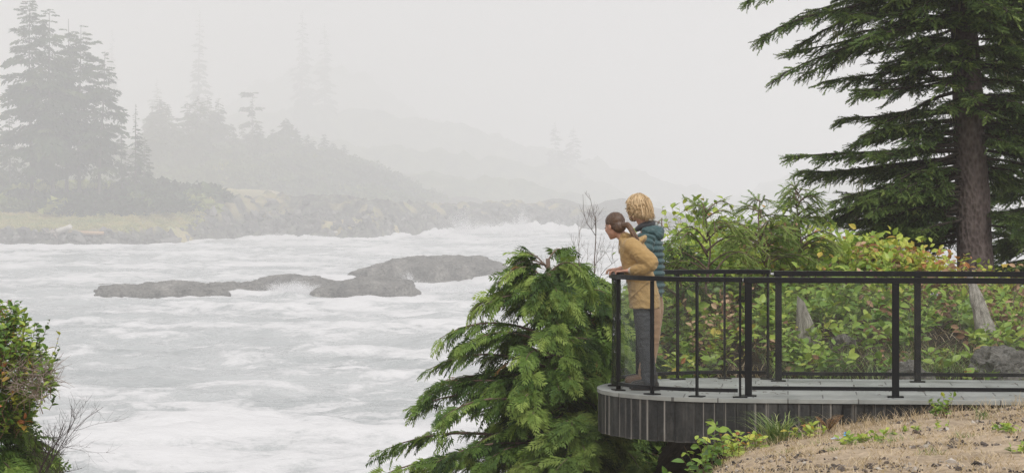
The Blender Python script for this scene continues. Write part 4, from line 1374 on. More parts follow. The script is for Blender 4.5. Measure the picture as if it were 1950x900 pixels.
salal_bush('yellowing_shrub', 'yellow and orange tinged salal shrub along the foot of the big spruce', clump(1760, 0, 120, .3, 33.0, .62), r_.uniform(.35, .62, 120), .085, 10, 71, r_.uniform(.6, .95, 120))
salal_bush('yellowing_shrub', 'yellow green broad leaved shrub left of the big spruce just above the railing', clump(1610, 0, 70, .3, 32.6, .38), r_.uniform(.4, .66, 70), .10, 9, 72, r_.uniform(.5, .85, 70))
salal_bush('salal_shrub', 'fresh green salal shrub above the far curved railing', clump(1470, 0, 90, .3, 31, .42), r_.uniform(.4, .72, 90), .10, 10, 73, r_.uniform(.3, .7, 90))
salal_bush('salal_shrub', 'bright leafy salal shrub seen through the curved glass', clump(1330, 0, 60, .25, 27.6, .4), r_.uniform(.3, .6, 60), .095, 9, 74, r_.uniform(.45, .8, 60))
salal_bush('salal_shrub', 'dark green salal shrub just right of the man above the curved rail', clump(1300, 0, 80, .3, 30, .35), r_.uniform(.45, .8, 80), .09, 10, 75, r_.uniform(.15, .45, 80))
salal_bush('dry_shrub', 'rusty brown dead shrub top among the green above the far curved railing', clump(1432, 0, 26, .12, 30.6, .16), r_.uniform(.85, 1.05, 26), .06, 12, 76, r_.uniform(.3, .7, 26), mat=M_dead, tmpl=LEAF_S)
salal_bush('dry_shrub', 'drooping brown dead branch behind the curved glass', clump(1370, 0, 22, .12, 28, .22), r_.uniform(.5, .75, 22), .07, 12, 77, r_.uniform(.4, .9, 22), mat=M_dead, tmpl=LEAF_S)
salal_bush('yellowing_shrub', 'reddish and green leafy shrub at the left foot of the spruce trunk', clump(1690, 0, 60, .25, 32, .3), r_.uniform(.3, .55, 60), .08, 9, 78, r_.uniform(.5, 1, 60))

# ---- left foreground bush
r2 = np.random.default_rng(33)
def ell_pts(cx, cz, rx, rz, d, n, dd=.35):
    a, q = r2.uniform(0, 2 * math.pi, n), np.sqrt(r2.random(n))
    return np.stack([(cx - CX) / FPX * d + np.cos(a) * q * rx, d + r2.normal(size=n) * dd * .5, CAMZ + (HY - cz) / FPX * d + np.sin(a) * q * rz], 1)
salal_bush('huckleberry_bush', 'leafy bush with mixed green, yellow and dark red leaves at the left edge', ell_pts(8, 735, .27, .40, 19, 360), r2.uniform(.12, .30, 360), .055, 11, 81, r2.choice([.15, .3, .45, .62, .86, .98], 360, p=[.22, .30, .25, .16, .045, .025]), .5, tmpl=LEAF, jit=.09)
salal_bush('huckleberry_sprig', 'thin sprig with a few dark red leaves sticking out of the left bush top', np.array([px(45, 690, 18.8), px(58, 700, 18.8), px(66, 720, 18.8)]), [.27, .2, .15], .045, 9, 82, [.3, .95, .9], .3)
salal_bush('salal_shrub', 'glossy green salal sprig on the right side of the left bush', ell_pts(88, 760, .05, .12, 18.7, 14, .1), r2.uniform(.08, .15, 14), .06, 6, 83, r2.uniform(.25, .6, 14), .4)
dt = MB()
for k in range(300):
    p = ell_pts(60, 724, .17, .14, 18.75, 1, .3)[0]
    d = r2.normal(size=3) + np.array([.5, -.2, .1]); d /= np.linalg.norm(d)
    l = r2.uniform(.06, .2)
    dt.tube([p, p + d * l * .5 + r2.normal(size=3) * .012, p + d * l + r2.normal(size=3) * .03], [.0028, .002, .001], 3, r2.random(), cap=False)
tag(dt.build('dry_twig_bush', bark_mat('dry_twigs', (.20, .155, .13), (.42, .35, .31), 25)), 'ball of dry grey leafless twigs in the middle of the left bush', 'shrub')
lb_ = px(0, 1050, 19.2)
cedar('cedar_tree', 'bright young cedar filling the lower left corner under the dry twigs', lb_ + np.array([-.1, 0, 0]), px(-25, 770, 19.2), limb_list(44, .15, .98, .50, .28, 91) + limb_list(16, .3, .8, .5, .42, 92, 300, 400), M_cedar, 93, .03, .25, None, .58)

# ---- dead wood and boulders on the bank
M_snag = bark_mat('bleached_snag', (.13, .115, .10), (.52, .48, .43), 26, (1, 1, .14), 1.0, .04)
def snag(label, base, tip, r0, seed, jag=.35):
    n, s = 30, 22
    t = np.linspace(0, 1, n)
    an = np.linspace(0, 2 * math.pi, s)
    A, K = np.meshgrid(an, t, indexing='xy')
    base, tip = np.asarray(base), np.asarray(tip)
    ca, sa = np.cos(A).ravel(), np.sin(A).ravel()
    q = np.stack([ca * 1.8, sa * 1.8, K.ravel() * 1.5 + seed], 1)
    f = 1 + .4 * ridged(q, 3) * .5 + .25 * perlin(q * 2.5)
    cut = 1 - jag * (.5 + .5 * ca) * K.ravel() ** 2
    rad = r0 * (1 - .82 * K.ravel()) * f + .004
    C = base + (tip - base) * (K.ravel() * cut)[:, None]
    V = C + np.stack([ca, sa * .7, 0 * ca], 1) * rad[:, None]
    return tag(MB().grid(V, n, s).build('stump', M_snag, smooth=False), label, 'stump')
snag('pale weathered pointed stump behind the far straight railing', px(1546, 700, 27.4), px(1524, 562, 27.4), .135, 2.0, .1)
snag('pale split root of the big spruce leaning below the far rail', px(1888, 662, 28.5), px(1845, 515, 28.8), .12, 6.0, .1)
M_boulder = rock_mat('grey_boulder', [(.3, (.045, .043, .04)), (.5, (.15, .14, .13)), (.7, (.34, .32, .30))], 4.5, .9, .06)
def boulder(label, c, a, b, h, seed):
    V = blob(a, b, h, seed, (90, 40), .42, .85) + np.asarray(c)
    tag(MB().grid(V, 90, 40).build('boulder', M_boulder), label, 'boulder')
boulder('large grey boulder with pale veins behind the far railing at the right edge', px(1935, 738, 26.6), .48, .35, .36, 3.3)
boulder('low rounded grey boulder behind the far railing post', px(1725, 735, 26.4), .27, .22, .22, 8.1)
boulder('small flat grey stone lying on the bank among brown leaves', px(1606, 650, 27.6), .12, .1, .07, 5.2)

# ---- grasses, ferns and small plants
def blades(P, hts, w, r, lean=.5, curl=.6, aim=None):
    """arching grass blades: 4 segment strips"""
    b = MB()
    for p, h in zip(P, hts):
        a = r.uniform(0, 2 * math.pi) if aim is None else r.normal(aim, .9)
        dv = np.array([math.cos(a), math.sin(a), 0])
        sv = np.array([-dv[1], dv[0], 0]) * w * r.uniform(.7, 1.2)
        le = abs(r.normal(lean, .25))
        V = []
        for t in (0, .35, .7, 1):
            c = np.asarray(p) + dv * h * (le * t + curl * t * t * .5) + np.array([0, 0, h * (t - curl * .5 * t ** 2.4)])
            ww = (1 - t) ** .6
            V += [c - sv * ww * .5, c + sv * ww * .5 + np.array([0, 0, 0.0])]
        b.add(V, [(0, 2, 3, 1), (2, 4, 5, 3), (4, 6, 7, 5)], None, r.random())
    return b
M_grass = leaf_mat('green_grass', [(0, (.10, .18, .05)), (.6, (.22, .31, .10)), (1, (.42, .46, .22))], .5, .35, .3)
M_straw = leaf_mat('dry_straw', [(0, (.30, .225, .15)), (.5, (.57, .45, .31)), (1, (.74, .63, .47))], .8, .3, .1)
def front_pts(n, r, x0=1.1, x1=7, y0=16, y1=23.3):
    x, y = r.uniform(x0, x1, n), r.uniform(y0, y1, n)
    fr = U[1] / U[0] * (x - 2.0) + 23.31
    k = (y < fr - .02) & (x > 1.40 + .135 * (y - 17.5) - .35)
    x, y = x[k], y[k]
    return np.stack([x, y, ground_h(x, y)], 1)
rg = np.random.default_rng(14)
P = front_pts(26000, rg)
c = perlin(v3(P[:, 0] * 1.5, P[:, 1] * 1.2, 2)) + .5 * perlin(v3(P[:, 0] * 5, P[:, 1] * 5, 9))
P = P[c > -.28 + .3 * rg.random(len(P))]
tag(blades(P, rg.uniform(.025, .085, len(P)), .0055, rg, 1.0, .9).build('dry_grass', M_straw), 'dry straw coloured grass covering the slope before the platform', 'grass', kind='stuff')
P = front_pts(1500, rg, 1.5, 7, 22.2, 23.3)
tag(blades(P, rg.uniform(.08, .19, len(P)), .005, rg, .5, .6).build('dry_grass_fringe', M_straw), 'taller dry grass along the foot of the slate wall', 'grass', kind='stuff')
M_peb = Mat('gravel')
M_peb.base(M_peb.ramp(M_peb.attr(), [(0, (.025, .022, .02)), (.4, (.11, .09, .08)), (.75, (.30, .26, .22)), (1, (.55, .51, .46))])).rough(.9)
P = front_pts(11000, rg)
c = perlin(v3(P[:, 0] * 1.3, P[:, 1] * 1.1, 22)) + .5 * perlin(v3(P[:, 0] * 4, P[:, 1] * 3, 29))
P = P[c + .25 * rg.random(len(P)) > .28]
rr = rg.gamma(1.6, .0045, len(P)) + .004
b = MB()
w = rg.integers(0, 3, len(P))
for k in range(3):
    q = w == k
    b.inst(rock_template(30 + k, 1, .5), rand_rot(q.sum()) * (rr[q, None] * np.array([1.4, 1.1, .7]))[:, None, :], P[q] + np.array([0, 0, .004]), rg.random(q.sum()) ** 1.3)
tag(b.build('gravel', M_peb.m), 'scattered dark wood chips and gravel on the dry slope', 'gravel', kind='stuff')
P = bank_pts(2600, 2.6, 8, 26.0, 28.0, rg)
P = P[P[:, 1] > U[1] / U[0] * (P[:, 0] - 2.67) + 25.81 + .1]
tag(blades(P, rg.uniform(.1, .34, len(P)), .008, rg, .6, .8).build('bank_grass', M_grass), 'green grass growing at the foot of the bank behind the walkway', 'grass', kind='stuff')
P = bank_pts(3200, 1.6, 8.5, 26.2, 30.5, rg)
c = perlin(v3(P[:, 0] * 1.2, P[:, 1] * 1.0, 41))
P = P[(c > -.05) & (P[:, 1] > U[1] / U[0] * (P[:, 0] - 2.67) + 25.81 + .15)]
tag(blades(P, rg.uniform(.08, .26, len(P)), .007, rg, .8, .8).build('bank_dry_grass', M_straw), 'dead straw grass and litter on the open parts of the bank behind the railing', 'grass', kind='stuff')
b = MB()
for k in range(170):
    p = bank_pts(1, 1.8, 7.5, 26.8, 31, rg)[0]
    dv = rg.normal(size=3) * np.array([1, .6, .5]) + np.array([0, 0, .6]); dv /= np.linalg.norm(dv)
    l = rg.uniform(.2, .7)
    b.tube([p, p + dv * l * .5 + rg.normal(size=3) * .04, p + dv * l + rg.normal(size=3) * .08], [.006, .004, .002], 4, rg.random())
tag(b.build('dead_stems', M_twig), 'bare dead stems poking out of the bank behind the railing', 'dead stems', kind='stuff')
def tuft(label, c, n, h, w=.008, mat=None, spread=.04, lean=.5, name='grass_tuft'):
    P = np.asarray(c) + np.c_[rg.normal(size=(n, 2)) * spread, np.zeros(n)]
    P[:, 2] = ground_h(P[:, 0], P[:, 1])
    tag(blades(P, rg.uniform(.5, 1.1, n) * h, w, rg, lean, .95).build(name, mat or M_grass), label, 'grass')
tuft('big arching green grass tuft against the slate wall', px(1482, 850, 22.7), 120, .46, .012, None, .055, .42)
tuft('thin pale grass tuft at the right end before the wall', px(1872, 800, 22.0), 26, .22, .006, None, .03, .35)
tuft('small grey green grass tuft low on the dry slope', px(1585, 885, 19.8), 60, .09, .005, None, .04)
tuft('yellow stiff leaf blades at the foot of the bank behind the railing', px(1790, 700, 27.2), 14, .42, .018, leaf_mat('yellow_blade', [(0, (.45, .36, .08)), (1, (.36, .38, .10))]), .05, .08)
tuft('wispy green grass tuft left of the small flat stone behind the railing', px(1590, 720, 26.5), 40, .25, .007, None, .1)
def fern(label, c, n, L, mat, seed, lift=.8):
    r = np.random.default_rng(seed)
    D, O, Ln, T = [], [], [], []
    th = thing('fern', label, 'fern', c)
    sb = MB()
    for k in range(n):
        a = r.uniform(0, 2 * math.pi)
        dv = np.array([math.cos(a), math.sin(a) * .6, 0])
        l = L * r.uniform(.7, 1.1)
        ts = np.linspace(0, 1, 16)
        P = np.asarray(c) + dv * (l * .5 * ts)[:, None] + np.array([0, 0, 1]) * (l * (lift * ts - .38 * ts ** 2.4))[:, None]
        sb.tube(P, np.linspace(.004, .001, 16), 3)
        sv = np.array([-dv[1], dv[0], 0])
        for j in range(3, 16):
            for s in (-1, 1):
                D.append(sv * s + dv * .35 + np.array([0, 0, .1])); O.append(P[j]); Ln.append(l * .20 * math.sin(ts[j] * 2.6 + .35)); T.append(np.clip(r.normal(.5, .2), 0, 1))
    sb.build('stems', M_salal_stem, th)
    D, O, Ln, T = map(np.array, (D, O, Ln, T))
    MB().inst(leaf_template(.16, .05, .3), frames(D) * Ln[:, None, None], O, T).build('fronds', mat, th)
M_bronze = leaf_mat('bronze_fern', [(0, (.14, .13, .05)), (.45, (.36, .20, .09)), (1, (.58, .36, .19))], .7, .2, .2)
fern('small fern with rust brown fronds against the slate wall', px(1578, 822, 22.7), 22, .24, M_bronze, 14, .95)
fern('dull green fern just left of the rust brown fern', px(1543, 826, 22.7), 14, .24, M_hem, 5, 1.0)
fern('green fern in the grass behind the far railing post', px(1770, 712, 26.6), 10, .3, M_hem, 6, .6)
def plant(label, c, n, h, ll, tints, seed, spread=.06, name='green_plant', mat=None):
    P = np.asarray(c) + np.c_[np.random.default_rng(seed).normal(size=(n, 2)) * spread, np.zeros(n)]
    P[:, 2] = ground_h(P[:, 0], P[:, 1]) - .01
    r = np.random.default_rng(seed)
    salal_bush(name, label, P, r.uniform(.6, 1.15, n) * h, ll, 7, seed, r.uniform(*tints, n), .35, cat='plant', mat=mat)
plant('dark glossy salal plant at the bottom edge under the platform', px(1335, 930, 21.0), 34, .34, .085, (.2, .5), 101, .13, 'salal_plant')
plant('small yellow green salal plant at the corner under the slate wall', px(1395, 890, 21.6), 10, .24, .07, (.6, .92), 102, .05, 'salal_plant')
plant('lime green salal plants between the grass tuft and the dark shade', px(1425, 880, 22.0), 16, .17, .065, (.55, .9), 103, .08, 'salal_plant')
plant('yellow green leaves just right of the big grass tuft', px(1520, 852, 22.5), 12, .12, .06, (.5, .85), 104, .09)
plant('low bright green weed patch on the dry slope beside the blue scrap', px(1645, 868, 20.5), 20, .07, .05, (.45, .72), 105, .09, 'weed')
plant('upright bright green plant growing against the slate wall', px(1792, 795, 22.45), 13, .19, .055, (.35, .6), 106, .045)
plant('small lime weed near the right edge of the dry slope', px(1920, 835, 20.5), 9, .07, .05, (.5, .75), 107, .05, 'weed')
plant('tiny green weed in the middle of the dry slope', px(1735, 830, 21.2), 9, .06, .04, (.5, .7), 108, .1, 'weed')
for k, (x, y, d_, lab) in enumerate(((1560, 845, 21.4, 'sparse green grass tuft between the ferns and the blue scrap'), (1700, 868, 20.2, 'low yellow green grass tuft below the middle weed'), (1835, 850, 20.3, 'short green grass tuft left of the small lime weed'), (1500, 885, 20.6, 'thin green grass tuft low on the left edge of the dry slope'), (1770, 890, 19.0, 'sparse green grass tuft at the bottom edge of the dry slope'))):
    tuft(lab, px(x, y, d_), 34, .085, .005, None, .06)
plant('pale green weed at the bottom right corner of the slope', px(1945, 880, 18.6), 8, .06, .05, (.4, .65), 109, .05, 'weed')
# bright blue scrap on the dry slope
sc = px(1612, 848, 21.3)
sc[2] = float(ground_h(sc[0], sc[1]))
b = MB()
an = np.linspace(0, 2 * math.pi, 9)
rad_ = .022 * (1 + .25 * np.sin(an * 2 + 1))
rg_ = np.random.default_rng(3)
V = [sc + np.array([0, 0, .045])] + [sc + np.array([math.cos(a) * r_q, .012 * math.sin(a * 3), .045 + math.sin(a) * r_q * 1.25]) for a, r_q in zip(an[:-1], rad_)]
b.add(V, None, [(0, 1 + i, 1 + (i + 1) % 8) for i in range(8)])
V2 = np.array(V) + np.array([0, .004, 0])
b.add(V2, None, [(0, 1 + (i + 1) % 8, 1 + i) for i in range(8)])
b.tube([sc + [0, 0, -.01], sc + [0, 0, .03]], .004, 5)
tag(b.build('plastic_scrap', Mat('blue_plastic').base((.02, .30, .75)).rough(.35).m), 'tiny bright blue plastic scrap standing in the dry grass', 'litter')
b = MB()
s2 = px(1592, 852, 21.2); s2[2] = float(ground_h(s2[0], s2[1])) + .01
gx, gy = np.meshgrid(np.linspace(-.045, .045, 8), np.linspace(-.03, .03, 6), indexing='ij')
gz = .012 + .014 * perlin(np.stack([gx.ravel() * 40, gy.ravel() * 40, 0 * gx.ravel()], 1))
b.grid(np.stack([gx.ravel(), gy.ravel(), gz], 1) + s2, 8, 6)
tag(b.build('plastic_scrap', Mat('pale_plastic').base((.42, .50, .58)).rough(.4).m), 'crumpled pale grey blue plastic scrap beside the bright blue one', 'litter')

# needles and twigs blown onto the paving
b = MB()
for k in range(110):
    s_ = rg.uniform(-.6, 6) if k > 40 else rg.uniform(-1.0, .5)
    p = BC + U * s_ + W * rg.uniform(-.95, .95)
    if np.linalg.norm(p - BC) > 1.1 and s_ < .3: continue
    a = rg.uniform(0, 3.14)
    dv = np.array([math.cos(a), math.sin(a), 0])
    l = rg.uniform(.015, .07)
    p = p + np.array([0, 0, DZ + .004])
    b.tube([p, p + dv * l * .5 + [0, 0, .003], p + dv * l], [.0022, .002, .001], 4, rg.random())
tag(b.build('paving_litter', M_twig), 'fallen needles and bits of twig lying on the stone paving', 'litter', kind='stuff')
# ------------------------------------------------------------------ the two people at the rail
class Frame:
    """forward / left / up axes of a person standing at a spot on the deck"""
    def __init__(s, x, y, z, away):
        a = R(away)
        s.o = np.array([x, y, z])
        s.f = np.array([-math.cos(a), math.sin(a), 0])
        s.s = np.array([-s.f[1], s.f[0], 0])
    def __call__(s, f, l, u):
        return s.o + s.f * f + s.s * l + np.array([0, 0, u])
def remesh(mb, voxel, smooth_it=3, disp=None):
    me = mb.mesh('tmp')
    o = bpy.data.objects.new('tmp', me)
    col.objects.link(o)
    md = o.modifiers.new('r', 'REMESH')
    md.mode = 'VOXEL'
    md.voxel_size = voxel
    md.adaptivity = 0
    dg = bpy.context.evaluated_depsgraph_get()
    ev = o.evaluated_get(dg)
    m2 = bpy.data.meshes.new_from_object(ev)
    bpy.data.objects.remove(o)
    n = len(m2.vertices)
    V = np.empty(n * 3, np.float32); m2.vertices.foreach_get('co', V); V = V.reshape(-1, 3).astype(float)
    E = np.empty(len(m2.edges) * 2, np.int32); m2.edges.foreach_get('vertices', E); E = E.reshape(-1, 2)
    deg = np.bincount(E.ravel(), minlength=n)[:, None] + 1e-9
    for _ in range(smooth_it):
        S = np.zeros_like(V)
        for i in range(3):
            S[:, i] = np.bincount(E[:, 0], V[E[:, 1], i], n) + np.bincount(E[:, 1], V[E[:, 0], i], n)
        V = V * .4 + S / deg * .6
    m2.vertices.foreach_set('co', V.astype(np.float32).ravel())
    m2.update()
    if disp is not None:
        N = np.empty(n * 3, np.float32); m2.vertices.foreach_get('normal', N); N = N.reshape(-1, 3)
        V = V + N * disp(V)[:, None]
        m2.vertices.foreach_set('co', V.astype(np.float32).ravel())
    m2.polygons.foreach_set('use_smooth', np.ones(len(m2.polygons), bool))
    m2.update()
    return m2
def body_part(name, mb, mat, parent, voxel=.007, it=3, disp=None):
    me = remesh(mb, voxel, it, disp)
    me.materials.clear()
    me.materials.append(mat)
    me.name = name
    return link(name, me, parent)
def ell(mb, F, c, r, tilt=0.0, yaw=0.0, sub=3):
    """ellipsoid at local c with radii (forward, left, up), pitched by tilt (nod forward +) and turned by yaw (away +)"""
    V, T = ico(sub)
    V = V * np.array(r)
    ct, st = math.cos(R(tilt)), math.sin(R(tilt))
    f, u = V[:, 0] * ct + V[:, 2] * st, -V[:, 0] * st + V[:, 2] * ct
    cy_, sy = math.cos(R(yaw)), math.sin(R(yaw))
    f, l = f * cy_ + V[:, 1] * sy, -f * sy + V[:, 1] * cy_
    W_ = np.array([F(a + c[0], b + c[1], d + c[2]) for a, b, d in zip(f, l, u)])
    return mb.add(W_, None, T)
def loft(mb, F, secs, n=28, power=2.3):
    """stack of rounded sections (f, l, u, half depth, half width), closed at both ends"""
    V = []
    an = np.arange(n) * 2 * math.pi / n
    for (f, l, u, rf, rl) in secs:
        c_, s_ = np.cos(an), np.sin(an)
        x = np.sign(c_) * np.abs(c_) ** (2 / power) * rf + f
        y = np.sign(s_) * np.abs(s_) ** (2 / power) * rl + l
        V += [F(a, b, u if np.ndim(u) == 0 else u) for a, b in zip(x, y)]
    m = len(secs)
    Q = [(k * n + i, k * n + (i + 1) % n, (k + 1) * n + (i + 1) % n, (k + 1) * n + i) for k in range(m - 1) for i in range(n)]
    V += [F(secs[0][0], secs[0][1], secs[0][2]), F(secs[-1][0], secs[-1][1], secs[-1][2])]
    T = [(m * n, (i + 1) % n, i) for i in range(n)] + [(m * n + 1, (m - 1) * n + i, (m - 1) * n + (i + 1) % n) for i in range(n)]
    return mb.add(V, Q, T)
def limb(mb, F, pts, rad, n=12, flat=1.0):
    P = np.array([F(*p) for p in pts])
    k = np.linspace(0, 1, len(P)); t = np.linspace(0, 1, max(8, len(P) * 5))
    # smooth path through the joints
    Q = np.stack([np.interp(t, k, P[:, i]) for i in range(3)], 1)
    for _ in range(3): Q[1:-1] = .25 * Q[:-2] + .5 * Q[1:-1] + .25 * Q[2:]
    r = np.interp(t, k, rad)
    mb.tube(Q, r, n, flat=flat)
    V, T = ico(2)
    for e, rr in ((Q[0], r[0]), (Q[-1], r[-1])): mb.add(V * rr * .98 + e, None, T)
    return mb
def hand(mb, F, wrist, knuck, side, drop, across):
    """palm resting on the rail, four unequal fingers curling over its far edge, thumb leaving the side near the palm's base"""
    w, k = np.array(wrist), np.array(knuck)
    d = (k - w) / np.linalg.norm(k - w)
    ac = np.array(across) / np.linalg.norm(across)        # from little finger to index finger
    pm = (w + k) / 2
    for q in np.linspace(-.028, .028, 5):
        limb(mb, F, [tuple(w + ac * q * .7), tuple(pm + ac * q + [0, 0, .004]), tuple(k + ac * q)], [.015, .014, .011], 8)
    for q, L in zip((-.033, -.011, .011, .033), (.060, .075, .080, .070)):
        b_ = k + ac * q
        m1 = b_ + d * L * .48 + np.array([0, 0, .004])
        m2 = m1 + d * L * .28 + np.array([0, 0, -drop * .45])
        e = m2 + d * L * .06 + np.array([0, 0, -drop * .75])
        limb(mb, F, [tuple(b_ - d * .02), tuple(b_), tuple(m1), tuple(m2), tuple(e)], [.010, .0098, .0088, .0080, .0070], 8)
    t0 = w + d * .025 + ac * .024
    limb(mb, F, [tuple(t0), tuple(t0 + ac * .030 + d * .022 + [0, 0, -.004]), tuple(t0 + ac * .040 + d * .055 + [0, 0, -.012])], [.012, .0105, .0085], 8)
def head(mb, F, c, yaw, tilt, sc=1.0, male=False):
    """skull, jaw, brow, nose, lips, chin, ears; c = middle of the head"""
    def at(f, l, u):
        ct, st = math.cos(R(tilt)), math.sin(R(tilt))
        f, u = f * ct + u * st, -f * st + u * ct
        cy_, sy = math.cos(R(yaw)), math.sin(R(yaw))
        f, l = f * cy_ + l * sy, -f * sy + l * cy_
        return (c[0] + f * sc, c[1] + l * sc, c[2] + u * sc)
    def e(p, r, t=0): ell(mb, F, at(*p), tuple(np.array(r) * sc), tilt + t, yaw, 3)
    e((-.012, 0, .03), (.095, .074, .085))
    e((.022, 0, -.02), (.070, .064, .085))
    e((.040, 0, -.072), (.044, .046 if male else .040, .036))
    e((.066, 0, -.092), (.018, .020, .016))               # chin
    e((.070, 0, .022), (.018, .045, .012))                # brow
    e((.090, 0, -.012), (.012, .010, .026), -22)          # nose bridge
    e((.100, 0, -.030), (.014, .013, .010))               # nose tip
    e((.080, 0, -.058), (.012, .020, .006)); e((.078, 0, -.067), (.012, .018, .006))   # lips
    for s_ in (-1, 1):
        e((.052, .042 * s_, -.02), (.026, .022, .026))    # cheeks
        e((-.012, .073 * s_, -.008), (.018, .008, .030), -10)   # ears
    return at
M_skin = Mat('skin')
M_skin.base(M_skin.ramp(M_skin.noise(30, 4), [(.3, (.46, .25, .18)), (.7, (.58, .34, .25))])).rough(.5).spec(.4)
M_skin.b.inputs['Subsurface Weight'].default_value = .12
M_skin.b.inputs['Subsurface Radius'].default_value = (.012, .005, .003)
M_skin = M_skin.m
def cloth(name, c1, c2, scale=60, rough=.85, strength=.25, sheen=.2, bump_scale=None):
    m = Mat(name)
    n = m.noise(scale, 4, .6)
    n0 = m.noise(4, 4, .6)
    m.base(m.mix(n0, m.mix(n, c1, c2), m.mix(n, c2, c1))).rough(rough).spec(.25).bump(n, strength, .003)
    m.b.inputs['Sheen Weight'].default_value = sheen
    return m.m
M_coat = cloth('mustard_cotton', (.35, .225, .088), (.46, .31, .135), 40)
M_cuff = cloth('pale_cuff', (.5, .45, .38), (.6, .55, .48), 40)
M_jean = cloth('charcoal_denim', (.052, .056, .063), (.066, .070, .077), 14, .9, .03, 0)
M_boot = cloth('dark_boot_leather', (.012, .011, .010), (.03, .027, .025), 20, .5)
M_puff = cloth('teal_nylon', (.034, .078, .086), (.072, .135, .142), 50, .42, .2, .1)
M_grey = cloth('charcoal_fleece', (.035, .037, .042), (.07, .072, .08), 50)
M_tan = cloth('tan_canvas', (.27, .165, .095), (.38, .245, .15), 30)
M_bboot = cloth('brown_boot_leather', (.13, .07, .04), (.24, .14, .085), 20, .6)
def hair_mat(name, stops):
    m = Mat(name)
    n = m.noise(70, 5, .6, stretch=(1, 1, .18))
    m.base(m.mix(.5, m.ramp(n, stops), m.ramp(m.attr(), stops))).rough(.45).spec(.5).bump(n, .5, .004)
    return m.m
M_hair_b = hair_mat('brown_hair', [(.2, (.040, .021, .013)), (.5, (.12, .066, .038)), (.85, (.34, .20, .11))])
M_hair_y = hair_mat('blond_hair', [(.12, (.20, .12, .055)), (.45, (.50, .345, .175)), (.8, (.80, .63, .40))])
M_eye = Mat('eye').base((.03, .02, .015)).rough(.15).m
def wrinkle(scale, amp, seed, stretch=(1, 1, 1)):
    def f(V):
        q = V * np.array(stretch) * scale
        return amp * (ridged(q + seed, 3) - .55) * .6 + amp * .5 * perlin(q * .5 + seed)
    return f
def strands(mb, F, at, curves, r, seed, jit=.006):
    """locks of hair: thin tapered tubes through head-local points"""
    g = np.random.default_rng(seed)
    for c in curves:
        P = np.array([F(*at(*p)) for p in c]) + g.normal(size=3) * jit
        k = np.linspace(0, 1, len(P)); t = np.linspace(0, 1, 9)
        Q = np.stack([np.interp(t, k, P[:, i]) for i in range(3)], 1)
        for _ in range(2): Q[1:-1] = .25 * Q[:-2] + .5 * Q[1:-1] + .25 * Q[2:]
        Q += g.normal(size=3) * .002
        mb.tube(Q, r * np.interp(t, [0, .2, .7, 1], [.6, 1, .8, .12]) * g.uniform(.7, 1.3), 5, g.random())

